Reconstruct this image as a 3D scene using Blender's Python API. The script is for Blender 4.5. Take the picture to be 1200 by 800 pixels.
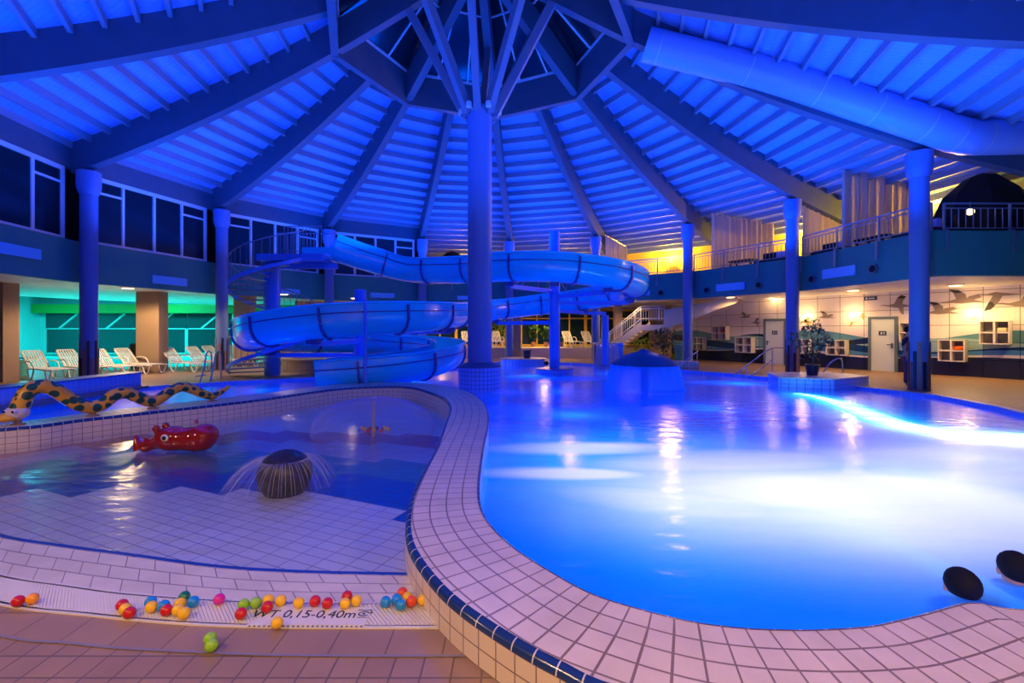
import bpy, bmesh, math, random
from mathutils import Vector, Matrix
random.seed(7)
for o in list(bpy.data.objects): bpy.data.objects.remove(o)
S = bpy.context.scene; COL = S.collection
PI = math.pi
# ------------------------------------------------------------------ camera
F = 540.0; EYE = 1.7; HY = 386.0
cam = bpy.data.cameras.new('camera'); cam_o = bpy.data.objects.new('camera', cam); COL.objects.link(cam_o)
cam_o.location = (0, 0, EYE); cam_o.rotation_euler = (PI/2, 0, 0)
cam.sensor_width = 36; cam.lens = F/1200*36; cam.shift_y = -14/1200; cam.clip_start = 0.05
S.camera = cam_o
S.view_settings.view_transform = 'Standard'; S.view_settings.look = 'None'
S.view_settings.exposure = 0.0; S.view_settings.gamma = 1; S.view_settings.use_curve_mapping = False
# ------------------------------------------------------------------ world (night)
W = bpy.data.worlds.new('night'); S.world = W; W.use_nodes = True
W.node_tree.nodes['Background'].inputs[0].default_value = (0.004, 0.02, 0.06, 1)
W.node_tree.nodes['Background'].inputs[1].default_value = 0.35
BLUE = (0.0, 0.085, 1.0); WARM = (1.0, 0.50, 0.10); CREAM = (1.0, 0.66, 0.30)
CX, CY = -0.96, 13.74; R = 12.42; A0 = -86.3
def lamp(kind, name, loc, power, color, size=0.1, target=None, angle=60, blend=0.6, shape=None, size_y=None):
    l = bpy.data.lights.new(name, kind); l.energy = power; l.color = color
    if kind == 'AREA':
        l.shape = shape or 'DISK'; l.size = size
        if size_y: l.size_y = size_y
    else: l.shadow_soft_size = size
    if kind == 'SPOT': l.spot_size = math.radians(angle); l.spot_blend = blend
    o = bpy.data.objects.new(name, l); COL.objects.link(o); o.location = loc
    if target is not None:
        o.rotation_euler = (Vector(target)-Vector(loc)).to_track_quat('-Z', 'Y').to_euler()
    return o
# blue uplighters of the hall, washing the timber roof
UP_P = 285
for r, n, off in ((4.4, 5, 10), (10.3, 12, 12)):
    for k in range(n):
        a = math.radians(off+360/n*k)
        p = (CX+r*math.sin(a), CY+r*math.cos(a), 4.7)
        lamp('AREA', 'blue_uplighter', p, UP_P*(1.15 if r > 5 else 1.0), BLUE, 2.6, (p[0], p[1], 20))
# blue floods mounted under the hub, washing columns, slide and deck
for k in range(6):
    a = math.radians(30+60*k); p = (CX+.62*math.sin(a), CY+.62*math.cos(a), 8.05)
    lamp('SPOT', 'blue_flood', p, 350, BLUE, .12, (CX+8.5*math.sin(a), CY+8.5*math.cos(a), 0.5), 115, .8)
# ------------------------------------------------------------------ helpers
def at(px, py, Y): return Vector(((px-600)/F*Y, Y, EYE+(HY-py)/F*Y))
def gp(px, py, Z=0.0):
    Y = F*(EYE-Z)/(py-HY); return Vector(((px-600)/F*Y, Y, Z))
def pol(r, deg, z=0.0):
    a = math.radians(deg); return Vector((CX+r*math.sin(a), CY+r*math.cos(a), z))
def smooth_curve(pts, n=8):
    out = []; P = [Vector(p) for p in pts]
    for i in range(len(P)-1):
        p0 = P[max(i-1, 0)]; p1 = P[i]; p2 = P[i+1]; p3 = P[min(i+2, len(P)-1)]
        for k in range(n):
            t = k/n
            out.append(0.5*((2*p1)+(p2-p0)*t+(2*p0-5*p1+4*p2-p3)*t*t+(3*p1-p0-3*p2+p3)*t**3))
    out.append(P[-1]); return out
def resample(pts, step):
    out = [pts[0].copy()]; acc = 0
    for a, b in zip(pts, pts[1:]):
        L = (b-a).length
        if L < 1e-9: continue
        d = step-acc
        while d <= L: out.append(a+(b-a)*(d/L)); d += step
        acc = (acc+L) % step if L < 1e9 else 0
    if (out[-1]-pts[-1]).length > step*.3: out.append(pts[-1].copy())
    return out
class MB:
    def __init__(s): s.v = []; s.f = []; s.uv = {}
    def add(s, vs, fs):
        n = len(s.v); s.v += [Vector(p) for p in vs]; s.f += [tuple(i+n for i in f) for f in fs]; return n
    def box(s, c, size, rz=0, ry=0, taper=1.0):
        c = Vector(c); hx, hy, hz = [q/2 for q in size]
        m = Matrix.Rotation(rz, 3, 'Z') @ Matrix.Rotation(ry, 3, 'Y')
        vs = []
        for z in (-1, 1):
            t = taper if z > 0 else 1
            for x, y in ((-1, -1), (1, -1), (1, 1), (-1, 1)): vs.append(c+m @ Vector((x*hx*t, y*hy*t, z*hz)))
        s.add(vs, [(3, 2, 1, 0), (4, 5, 6, 7), (0, 1, 5, 4), (1, 2, 6, 5), (2, 3, 7, 6), (3, 0, 4, 7)]); return s
    def bar(s, a, b, w, h, up=(0, 0, 1)):
        a = Vector(a); b = Vector(b); d = (b-a).normalized(); u = Vector(up)
        if abs(d.dot(u)) > .98: u = Vector((1, 0, 0))
        x = d.cross(u).normalized(); y = x.cross(d).normalized()
        vs = [p+x*(i*w/2)+y*(j*h/2) for p in (a, b) for i, j in ((-1, -1), (1, -1), (1, 1), (-1, 1))]
        s.add(vs, [(3, 2, 1, 0), (4, 5, 6, 7), (0, 1, 5, 4), (1, 2, 6, 5), (2, 3, 7, 6), (3, 0, 4, 7)]); return s
    def tube(s, pts, r, n=10, caps=True):
        pts = [Vector(p) for p in pts]; rs = r if isinstance(r, (list, tuple)) else [r]*len(pts)
        prev = None; rings = []
        for i, p in enumerate(pts):
            d = (pts[min(i+1, len(pts)-1)]-pts[max(i-1, 0)]).normalized()
            if prev is None:
                u = Vector((0, 0, 1)) if abs(d.z) < .9 else Vector((1, 0, 0))
                x = d.cross(u).normalized()
            else: x = (prev-d*prev.dot(d)).normalized()
            prev = x; y = d.cross(x)
            rings.append([p+(x*math.cos(2*PI*k/n)+y*math.sin(2*PI*k/n))*rs[i] for k in range(n)])
        s.loft(rings, caps); return s
    def loft(s, rings, caps=True, closed=True):
        n = len(rings[0]); base = len(s.v)
        for r in rings: s.v += [Vector(p) for p in r]
        for i in range(len(rings)-1):
            for k in range(n if closed else n-1):
                a = base+i*n+k; b = base+i*n+(k+1) % n
                s.f.append((a, b, b+n, a+n))
        if caps and closed:
            s.f.append(tuple(base+k for k in range(n))[::-1]); s.f.append(tuple(base+(len(rings)-1)*n+k for k in range(n)))
        return s
    def lathe(s, prof, c, n=24, sx=1, sy=1):
        c = Vector(c)
        s.loft([[c+Vector((r*math.cos(2*PI*k/n)*sx, r*math.sin(2*PI*k/n)*sy, z)) for k in range(n)] for r, z in prof]); return s
    def prism(s, poly, z0, z1):
        n = len(poly); b = len(s.v)
        s.v += [Vector((p[0], p[1], z0)) for p in poly]+[Vector((p[0], p[1], z1)) for p in poly]
        s.f.append(tuple(b+k for k in range(n))[::-1]); s.f.append(tuple(b+n+k for k in range(n)))
        for k in range(n): s.f.append((b+k, b+(k+1) % n, b+n+(k+1) % n, b+n+k))
        return s
    def sphere(s, c, r, n=14, sc=(1, 1, 1)):
        c = Vector(c); m = n//2+1
        s.loft([[c+Vector((r*max(math.sin(PI*j/m), .02)*math.cos(2*PI*k/n)*sc[0], r*max(math.sin(PI*j/m), .02)*math.sin(2*PI*k/n)*sc[1], -r*math.cos(PI*j/m)*sc[2])) for k in range(n)] for j in range(m+1)]); return s
    def build(s, name, mat, parent=None, smooth=False, origin=None, uvs=None, bevel=0):
        if parent is not None: org = getattr(parent, 'location').copy(); 
        elif origin is None:
            xs = [p.x for p in s.v]; ys = [p.y for p in s.v]; zs = [p.z for p in s.v]
            org = Vector(((min(xs)+max(xs))/2, (min(ys)+max(ys))/2, min(zs)))
        else: org = Vector(origin)
        if parent is not None:
            q = parent.parent
            while q is not None: org = org+q.location; q = q.parent
        me = bpy.data.meshes.new(name); me.from_pydata([tuple(p-org) for p in s.v], [], s.f); me.update()
        o = bpy.data.objects.new(name, me); COL.objects.link(o)
        if mat: me.materials.append(mat)
        if parent is not None: o.parent = parent
        else: o.location = org
        bm = bmesh.new(); bm.from_mesh(me); bmesh.ops.recalc_face_normals(bm, faces=bm.faces); bm.to_mesh(me); bm.free()
        if smooth:
            for p in me.polygons: p.use_smooth = True
            try: me.set_sharp_from_angle(angle=math.radians(40))
            except Exception: pass
        if bevel:
            b = o.modifiers.new('bevel', 'BEVEL'); b.width = bevel; b.segments = 2; b.limit_method = 'ANGLE'
        return o
def thing(name, label, cat, loc=(0, 0, 0), rz=0, group=None):
    o = bpy.data.objects.new(name, None); COL.objects.link(o); o.empty_display_size = .2
    o.location = loc; o.rotation_euler = (0, 0, rz); o['label'] = label; o['category'] = cat
    if group: o['group'] = group
    return o
def tag(o, label, cat, group=None, kind=None):
    o['label'] = label; o['category'] = cat
    if group: o['group'] = group
    if kind: o['kind'] = kind
    return o
def struct(o):
    o['kind'] = 'structure'; return o
def dup(root, loc, rz=0, label=None, sc=None, mat=None):
    r = root.copy(); COL.objects.link(r); r.location = loc; r.rotation_euler = (0, 0, rz)
    if sc: r.scale = (sc, sc, sc)
    if label: r['label'] = label
    for ch in list(root.children):
        c = ch.copy(); COL.objects.link(c); c.parent = r
        for g in ch.children:
            d = g.copy(); COL.objects.link(d); d.parent = c
    return r
# ------------------------------------------------------------------ materials
def mat(name, color, rough=.5, metal=0, spec=.5, noise=0, nscale=4, bump=0, bscale=30, alpha=1, coat=0, emit=None, estr=0, trans=0):
    m = bpy.data.materials.new(name); m.use_nodes = True; nt = m.node_tree; b = nt.nodes['Principled BSDF']
    b.inputs['Base Color'].default_value = (*color, 1); b.inputs['Roughness'].default_value = rough
    b.inputs['Metallic'].default_value = metal; b.inputs['Specular IOR Level'].default_value = spec
    b.inputs['Coat Weight'].default_value = coat; b.inputs['Alpha'].default_value = alpha
    b.inputs['Transmission Weight'].default_value = trans
    if emit: b.inputs['Emission Color'].default_value = (*emit, 1); b.inputs['Emission Strength'].default_value = estr
    tc = nt.nodes.new('ShaderNodeTexCoord')
    if noise:
        n = nt.nodes.new('ShaderNodeTexNoise'); n.inputs['Scale'].default_value = nscale; n.inputs['Detail'].default_value = 5
        nt.links.new(tc.outputs['Object'], n.inputs['Vector'])
        mx = nt.nodes.new('ShaderNodeMix'); mx.data_type = 'RGBA'
        mx.inputs[6].default_value = (*[c*(1-noise) for c in color], 1); mx.inputs[7].default_value = (*[min(1, c*(1+noise)) for c in color], 1)
        nt.links.new(n.outputs['Fac'], mx.inputs[0]); nt.links.new(mx.outputs[2], b.inputs['Base Color'])
    if bump:
        n2 = nt.nodes.new('ShaderNodeTexNoise'); n2.inputs['Scale'].default_value = bscale
        nt.links.new(tc.outputs['Object'], n2.inputs['Vector'])
        bp = nt.nodes.new('ShaderNodeBump'); bp.inputs['Strength'].default_value = bump; bp.inputs['Distance'].default_value = .02
        nt.links.new(n2.outputs['Fac'], bp.inputs['Height']); nt.links.new(bp.outputs[0], b.inputs['Normal'])
    return m
def tile(name, c1, c2, grout, w, h, mortar=.006, rough=.3, coord='Object', rot=0, offset=0.0, plane='XY', spec=.5, vary=True, bump=.3):
    m = bpy.data.materials.new(name); m.use_nodes = True; nt = m.node_tree; b = nt.nodes['Principled BSDF']
    b.inputs['Roughness'].default_value = rough; b.inputs['Specular IOR Level'].default_value = spec
    tc = nt.nodes.new('ShaderNodeTexCoord'); src = tc.outputs[coord]
    if coord == 'Object' and plane != 'XY':
        sp = nt.nodes.new('ShaderNodeSeparateXYZ'); cb = nt.nodes.new('ShaderNodeCombineXYZ'); nt.links.new(src, sp.inputs[0])
        if plane == 'WALL':   # any vertical wall: run along x+y
            ad = nt.nodes.new('ShaderNodeMath'); ad.operation = 'ADD'; nt.links.new(sp.outputs[0], ad.inputs[0]); nt.links.new(sp.outputs[1], ad.inputs[1])
            nt.links.new(ad.outputs[0], cb.inputs[0])
        elif plane == 'YZ': nt.links.new(sp.outputs[1], cb.inputs[0])
        else: nt.links.new(sp.outputs[0], cb.inputs[0])
        nt.links.new(sp.outputs[2], cb.inputs[1]); src = cb.outputs[0]
    mp = nt.nodes.new('ShaderNodeMapping'); mp.inputs['Rotation'].default_value = (0, 0, rot)
    nt.links.new(src, mp.inputs[0])
    br = nt.nodes.new('ShaderNodeTexBrick'); br.offset = offset; br.squash = 1
    br.inputs['Scale'].default_value = 1; br.inputs['Brick Width'].default_value = w; br.inputs['Row Height'].default_value = h
    br.inputs['Mortar Size'].default_value = mortar; br.inputs['Mortar Smooth'].default_value = .1
    br.inputs['Color1'].default_value = (*c1, 1); br.inputs['Color2'].default_value = (*c2, 1); br.inputs['Mortar'].default_value = (*grout, 1)
    nt.links.new(mp.outputs[0], br.inputs['Vector'])
    out = br.outputs['Color']
    if vary:
        n = nt.nodes.new('ShaderNodeTexNoise'); n.inputs['Scale'].default_value = 3; n.inputs['Detail'].default_value = 6
        nt.links.new(tc.outputs['Object'], n.inputs['Vector'])
        mr = nt.nodes.new('ShaderNodeMapRange'); mr.inputs[3].default_value = .72; mr.inputs[4].default_value = 1.15
        nt.links.new(n.outputs['Fac'], mr.inputs[0])
        mx = nt.nodes.new('ShaderNodeVectorMath'); mx.operation = 'SCALE'
        nt.links.new(out, mx.inputs[0]); nt.links.new(mr.outputs[0], mx.inputs['Scale']); out = mx.outputs[0]
    nt.links.new(out, b.inputs['Base Color'])
    if bump:
        bp = nt.nodes.new('ShaderNodeBump'); bp.invert = True; bp.inputs['Strength'].default_value = bump; bp.inputs['Distance'].default_value = .003
        nt.links.new(br.outputs['Fac'], bp.inputs['Height']); nt.links.new(bp.outputs[0], b.inputs['Normal'])
    return m
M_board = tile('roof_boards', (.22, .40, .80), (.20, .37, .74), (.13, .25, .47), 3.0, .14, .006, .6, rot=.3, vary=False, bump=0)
M_glulam = mat('glulam_timber', (.07, .10, .145), .6, noise=.15, nscale=3)
M_purlin = mat('purlin_timber', (.24, .25, .33), .6, noise=.1)
M_col = mat('column_paint', (.13, .21, .45), .5, noise=.04)
M_fascia = mat('teal_plaster', (.04, .26, .24), .7, noise=.06, nscale=2)
M_white = mat('white_paint', (.78, .76, .74), .6)
M_frame = mat('window_frame_white', (.72, .72, .74), .4)
M_glassd = mat('dark_glass', (.004, .02, .03), .12, spec=.6)
M_pillar = mat('brown_plaster', (.36, .24, .16), .7, noise=.05)
M_steel = mat('stainless_steel', (.6, .6, .62), .22, metal=1)
M_rail = mat('railing_metal', (.22, .28, .38), .4, metal=.3)
M_slide = mat('blue_fibreglass', (.02, .72, .98), .16, coat=.5)
M_slided = mat('dark_blue_flange', (.05, .09, .35), .4)
M_plastic = mat('white_plastic', (.78, .76, .70), .4)
M_black = mat('black_fabric', (.006, .006, .008), .8)
M_navy = tile('navy_bullnose', (.012, .035, .14), (.015, .04, .16), (.55, .5, .5), .125, 5, .004, .18, coord='UV', vary=False, bump=0)
M_cope = tile('coping_tile', (.68, .54, .42), (.72, .58, .45), (.24, .16, .11), .135, .135, .006, .38, coord='UV')
M_cope2 = tile('coping_tile_field', (.68, .54, .42), (.72, .58, .45), (.24, .16, .11), .15, .15, .006, .38, rot=.35)
M_copeside = tile('coping_side_tile', (.72, .58, .44), (.75, .61, .47), (.22, .15, .13), .125, .1, .004, .35, coord='UV', vary=False)
M_beach = tile('beach_tile', (.66, .58, .46), (.70, .62, .50), (.28, .22, .20), .25, .125, .005, .35, coord='UV', offset=.5)
M_decktile = tile('deck_tile', (.30, .18, .105), (.35, .215, .125), (.15, .10, .06), .15, .15, .005, .45)
M_decktile2 = tile('deck_tile_large', (.32, .195, .115), (.36, .22, .13), (.15, .10, .06), .30, .40, .004, .45)
M_wtile = tile('white_basin_tile', (.62, .62, .66), (.66, .66, .70), (.34, .36, .42), .16, .16, .006, .3, rot=.5)
M_btile = tile('blue_wall_tile', (.22, .36, .80), (.26, .40, .84), (.55, .62, .85), .15, .30, .006, .3, plane='WALL', vary=False)
M_islandtile = tile('island_tile', (.20, .42, .82), (.24, .46, .85), (.05, .12, .35), .12, .12, .006, .3, plane='WALL', vary=False)
M_basin = tile('basin_tile', (.06, .30, .85), (.08, .34, .88), (.2, .5, .95), .3, .3, .012, .4, vary=False)
M_teal = mat('turquoise_wall', (.15, .55, .50), .6)
M_green = mat('green_wall_band', (.02, .28, .03), .6)
M_ochre = mat('ochre_wall', (.80, .50, .06), .7, noise=.1)
M_curtain = mat('white_curtain', (.50, .48, .46), .8); nt = M_curtain.node_tree
tl = nt.nodes.new('ShaderNodeBsdfTranslucent'); tl.inputs[0].default_value = (.8, .72, .6, 1); mx = nt.nodes.new('ShaderNodeMixShader'); mx.inputs[0].default_value = .5
nt.links.new(nt.nodes['Principled BSDF'].outputs[0], mx.inputs[1]); nt.links.new(tl.outputs[0], mx.inputs[2]); nt.links.new(mx.outputs[0], nt.nodes['Material Output'].inputs[0])
M_leaf = mat('leaf_green', (.05, .16, .03), .5, noise=.5, nscale=8)
M_bark = mat('bark', (.12, .08, .05), .8)
M_pot = mat('dark_pot', (.02, .025, .06), .4)
M_terra = mat('terracotta_pot', (.4, .2, .1), .7)
M_door = mat('pale_door', (.72, .80, .72), .45)
M_doorframe = mat('grey_door_frame', (.14, .2, .22), .4)
M_ink = mat('black_ink', (.01, .01, .015), .5)
M_shelf = mat('white_shelf', (.85, .80, .72), .5); M_shelf_shaded = mat('shelf_back_shaded', (.22, .20, .18), .7)  # back panels darkened to paint the shade inside the white shelves
# pool water with aerated white water above it
def foam_node(nt, tc):
    """bubble density in the pool: several rising plumes, broken up by noise"""
    n = nt.nodes.new('ShaderNodeTexNoise'); n.inputs['Scale'].default_value = .45; n.inputs['Detail'].default_value = 4
    mp = nt.nodes.new('ShaderNodeMapping'); mp.inputs['Scale'].default_value = (.45, 1.5, 1); mp.inputs['Rotation'].default_value = (0, 0, .25)
    nt.links.new(tc, mp.inputs[0]); nt.links.new(mp.outputs[0], n.inputs['Vector'])
    tot = None
    for (x, y, rx, ry, g, a) in FOAM:
        q = nt.nodes.new('ShaderNodeMapping'); q.vector_type = 'TEXTURE'
        q.inputs['Location'].default_value = (x, y, 0); q.inputs['Scale'].default_value = (rx, ry, 1); q.inputs['Rotation'].default_value = (0, 0, a)
        nt.links.new(tc, q.inputs[0])
        # keep the plumes two-dimensional
        fl = nt.nodes.new('ShaderNodeVectorMath'); fl.operation = 'MULTIPLY'; fl.inputs[1].default_value = (1, 1, 0); nt.links.new(q.outputs[0], fl.inputs[0])
        ln = nt.nodes.new('ShaderNodeVectorMath'); ln.operation = 'LENGTH'; nt.links.new(fl.outputs[0], ln.inputs[0])
        mr = nt.nodes.new('ShaderNodeMapRange'); mr.interpolation_type = 'SMOOTHSTEP'
        mr.inputs[1].default_value = 1.0; mr.inputs[2].default_value = .25; mr.inputs[3].default_value = 0; mr.inputs[4].default_value = g
        nt.links.new(ln.outputs['Value'], mr.inputs[0])
        if tot is None: tot = mr.outputs[0]
        else:
            ad = nt.nodes.new('ShaderNodeMath'); ad.operation = 'MAXIMUM'; nt.links.new(tot, ad.inputs[0]); nt.links.new(mr.outputs[0], ad.inputs[1]); tot = ad.outputs[0]
    nr = nt.nodes.new('ShaderNodeMapRange'); nr.inputs[1].default_value = .3; nr.inputs[2].default_value = .7; nr.inputs[3].default_value = .55; nr.inputs[4].default_value = 1.25
    nt.links.new(n.outputs['Fac'], nr.inputs[0])
    mu = nt.nodes.new('ShaderNodeMath'); mu.operation = 'MULTIPLY'; mu.use_clamp = True; nt.links.new(tot, mu.inputs[0]); nt.links.new(nr.outputs[0], mu.inputs[1])
    return mu.outputs[0]
FOAM = [(3.7, 4.75, 4.4, 2.1, 1.15, -.04), (6.5, 6.4, 4.2, 2.9, .95, 0), (1.2, 7.0, 2.0, .50, 1.1, 0), (.75, 5.75, 1.5, .36, 1.1, -.05), (1.9, 4.75, 2.0, .75, 1.2, -.25), (3.2, 6.3, 2.8, .9, 1.0, .1),
        (1.3, 10.2, 2.8, 1.2, .5, 0), (1.8, 17.0, 3.0, 1.6, .7, 0), (7.4, 15.6, 2.2, 1.0, .8, 0), (-.2, 13, .9, 1.0, .3, 0)]
def water_mat(name, translucent_white=True, tint=(.55, .75, 1), rough=.06, bstr=.25, foamcol=(.80, .84, 1.0), base=.0, basecol=(.1, .3, .9)):
    m = bpy.data.materials.new(name); m.use_nodes = True; nt = m.node_tree
    for n in list(nt.nodes): nt.nodes.remove(n)
    out = nt.nodes.new('ShaderNodeOutputMaterial'); tc = nt.nodes.new('ShaderNodeTexCoord')
    tr = nt.nodes.new('ShaderNodeBsdfTransparent'); tr.inputs[0].default_value = (*tint, 1)
    gl = nt.nodes.new('ShaderNodeBsdfGlossy'); gl.inputs['Roughness'].default_value = rough; gl.inputs[0].default_value = (1, 1, 1, 1)
    lw = nt.nodes.new('ShaderNodeLayerWeight'); lw.inputs[0].default_value = .5
    pw_ = nt.nodes.new('ShaderNodeMath'); pw_.operation = 'POWER'; pw_.inputs[1].default_value = 4.5; nt.links.new(lw.outputs['Facing'], pw_.inputs[0])
    fr = nt.nodes.new('ShaderNodeMath'); fr.operation = 'MULTIPLY_ADD'; fr.inputs[1].default_value = .9; fr.inputs[2].default_value = .02; nt.links.new(pw_.outputs[0], fr.inputs[0])
    nz = nt.nodes.new('ShaderNodeTexNoise'); nz.inputs['Scale'].default_value = 2.2; nz.inputs['Detail'].default_value = 3
    mp = nt.nodes.new('ShaderNodeMapping'); mp.inputs['Scale'].default_value = (1, 2.2, 1)
    nt.links.new(tc.outputs['Object'], mp.inputs[0]); nt.links.new(mp.outputs[0], nz.inputs['Vector'])
    bp = nt.nodes.new('ShaderNodeBump'); bp.inputs['Strength'].default_value = bstr; bp.inputs['Distance'].default_value = .06
    nt.links.new(nz.outputs['Fac'], bp.inputs['Height'])
    nt.links.new(bp.outputs[0], gl.inputs['Normal']); nt.links.new(bp.outputs[0], lw.inputs['Normal'])
    body = tr.outputs[0]
    if base:
        df0 = nt.nodes.new('ShaderNodeBsdfTranslucent'); df0.inputs[0].default_value = (*basecol, 1)
        m0 = nt.nodes.new('ShaderNodeMixShader'); m0.inputs[0].default_value = base
        nt.links.new(body, m0.inputs[1]); nt.links.new(df0.outputs[0], m0.inputs[2]); body = m0.outputs[0]
    m3 = nt.nodes.new('ShaderNodeMixShader'); nt.links.new(fr.outputs[0], m3.inputs[0])
    nt.links.new(body, m3.inputs[1]); nt.links.new(gl.outputs[0], m3.inputs[2]); body = m3.outputs[0]
    if translucent_white:
        tl = nt.nodes.new('ShaderNodeBsdfTranslucent'); tl.inputs[0].default_value = (*foamcol, 1)
        df = nt.nodes.new('ShaderNodeBsdfDiffuse'); df.inputs[0].default_value = (*foamcol, 1)
        m1 = nt.nodes.new('ShaderNodeMixShader'); m1.inputs[0].default_value = .10
        nt.links.new(tl.outputs[0], m1.inputs[1]); nt.links.new(df.outputs[0], m1.inputs[2])
        fmx = nt.nodes.new('ShaderNodeMath'); fmx.operation = 'MULTIPLY'; fmx.inputs[1].default_value = .97
        nt.links.new(foam_node(nt, tc.outputs['Object']), fmx.inputs[0])
        m2 = nt.nodes.new('ShaderNodeMixShader'); nt.links.new(fmx.outputs[0], m2.inputs[0])
        nt.links.new(body, m2.inputs[1]); nt.links.new(m1.outputs[0], m2.inputs[2]); body = m2.outputs[0]
    nt.links.new(body, out.inputs[0])
    return m
M_water = water_mat('pool_water', True, (.25, .75, 1), .17, .30, base=.55, basecol=(.01, .75, 1.0))
M_kwater = water_mat('paddling_water', False, (.90, .92, .98), .17, .3)
def veil(name, col, op, streak=30, edge=.5):
    m = bpy.data.materials.new(name); m.use_nodes = True; nt = m.node_tree
    for n in list(nt.nodes): nt.nodes.remove(n)
    out = nt.nodes.new('ShaderNodeOutputMaterial'); tr = nt.nodes.new('ShaderNodeBsdfTransparent')
    df = nt.nodes.new('ShaderNodeBsdfDiffuse'); df.inputs[0].default_value = (*col, 1)
    tl = nt.nodes.new('ShaderNodeBsdfTranslucent'); tl.inputs[0].default_value = (*col, 1)
    ad = nt.nodes.new('ShaderNodeMixShader'); nt.links.new(df.outputs[0], ad.inputs[1]); nt.links.new(tl.outputs[0], ad.inputs[2])
    uv = nt.nodes.new('ShaderNodeUVMap'); mp = nt.nodes.new('ShaderNodeMapping'); mp.inputs['Scale'].default_value = (streak, .4, 1)
    nz = nt.nodes.new('ShaderNodeTexNoise'); nz.inputs['Scale'].default_value = 3; nz.inputs['Detail'].default_value = 3
    nt.links.new(uv.outputs[0], mp.inputs[0]); nt.links.new(mp.outputs[0], nz.inputs['Vector'])
    mr = nt.nodes.new('ShaderNodeMapRange'); mr.inputs[1].default_value = .35; mr.inputs[2].default_value = .7; mr.inputs[3].default_value = op*.4; mr.inputs[4].default_value = op
    nt.links.new(nz.outputs['Fac'], mr.inputs[0])
    lw = nt.nodes.new('ShaderNodeLayerWeight'); lw.inputs[0].default_value = .25
    a2 = nt.nodes.new('ShaderNodeMath'); a2.operation = 'MULTIPLY_ADD'; a2.inputs[1].default_value = edge; a2.use_clamp = True
    nt.links.new(lw.outputs['Facing'], a2.inputs[0]); nt.links.new(mr.outputs[0], a2.inputs[2])
    mx = nt.nodes.new('ShaderNodeMixShader'); nt.links.new(a2.outputs[0], mx.inputs[0])
    nt.links.new(tr.outputs[0], mx.inputs[1]); nt.links.new(ad.outputs[0], mx.inputs[2]); nt.links.new(mx.outputs[0], out.inputs[0])
    return m
M_veil = veil('water_veil', (.10, .55, 1.0), .9, 30)
M_veil2 = veil('thin_water_veil', (.5, .5, .8), .2, 40)
M_veil3 = veil('spray_veil', (.5, .5, .75), .07, 60, .28)
M_jet = mat('water_jet', (.6, .6, .75), .2, alpha=.5)
def uv_strip(o, us, vs_pairs):
    """strip mesh made of 2 rows of verts: assign u along, v across"""
    me = o.data; uv = me.uv_layers.new(name='UVMap'); n = len(us)
    for p in me.polygons:
        for li in p.loop_indices:
            vi = me.loops[li].vertex_index; k = vi % n; row = vi//n
            uv.data[li].uv = (us[k], vs_pairs[row][k] if hasattr(vs_pairs[row], '__len__') else vs_pairs[row])
def strip(name, rows, mat_, vvals, parent=None, us=None, smooth=False):
    """rows: lists of points of equal length; vvals: v coordinate per row"""
    n = len(rows[0])
    m = MB(); 
    for r in rows: m.v += [Vector(p) for p in r]
    for j in range(len(rows)-1):
        for k in range(n-1): m.f.append((j*n+k, j*n+k+1, (j+1)*n+k+1, (j+1)*n+k))
    o = m.build(name, mat_, parent, smooth)
    if us is None:
        us = [0]
        mid = [(Vector(rows[0][k])+Vector(rows[-1][k]))/2 for k in range(n)]
        for k in range(n-1): us.append(us[-1]+(mid[k+1]-mid[k]).length)
    uv_strip(o, us, vvals); return o
def fill(loops, z, name, mat_, parent=None, flip=False):
    bm = bmesh.new(); es = []
    for lp in loops:
        vs = [bm.verts.new((p[0], p[1], z)) for p in lp]
        for i in range(len(vs)): es.append(bm.edges.new((vs[i], vs[(i+1) % len(vs)])))
    bmesh.ops.triangle_fill(bm, edges=es, use_beauty=True, use_dissolve=False)
    for f in bm.faces:
        f.normal_update()
        if f.normal.z < 0: f.normal_flip()
    me = bpy.data.meshes.new(name); bm.to_mesh(me); bm.free(); me.materials.append(mat_)
    o = bpy.data.objects.new(name, me); COL.objects.link(o)
    if parent: o.parent = parent
    return o
def wall_strip(pts, z0, z1, name, mat_, parent=None, closed=False):
    if closed: pts = pts+[pts[0]]
    a = [Vector((p[0], p[1], z0)) for p in pts]; b = [Vector((p[0], p[1], z1)) for p in pts]
    us = [0]
    for k in range(len(pts)-1): us.append(us[-1]+(a[k+1]-a[k]).length)
    return strip(name, [a, b], mat_, [z0, z1], parent, us)
# ================================================================== SETTING: ground, pools
ZC = 0.23; ZW = -0.10; ZK = -0.04
Kpx = [(0,502.5),(100,491),(200,480),(300,468.5),(396,455.5),(454,452.7),(483,454),(507,461),(521,468),(526.5,478),(521,496),(509.6,525),(492,557),(480,583),(475,610),(477,635),(489,659),(513,689),(540,713),(576,738),(618,764),(660,786),(700,806)]
Qpx = [(0,496.0),(100,484),(200,473),(300,462),(396,450.2),(454,447.8),(498,449.2),(541.7,457),(561,467),(570,479),(571,497),(566,520),(562,545.5),(559.5,572),(562,595),(574,616),(600,641),(636,665),(690,695),(750,714.5),(810,729),(867,736.5),(920,739),(967,738.7),(1020,735),(1050,729),(1087,720),(1112,713),(1137,707),(1160,709),(1200,715)]
K = [gp(x, y, ZC) for x, y in Kpx]; Q = [gp(x, y, ZC) for x, y in Qpx]
K = [Vector((-13, 5.1, ZC)), Vector((-9.8, 6.15, ZC))]+K+[Vector((.75, 1.7, ZC)), Vector((1.6, 1.1, ZC))]
Q = [Vector((-13, 5.5, ZC)), Vector((-9.8, 6.55, ZC))]+Q+[Vector((3.6, 2.35, ZC)), Vector((6, 2.3, ZC)), Vector((9.5, 2.6, ZC))]
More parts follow.
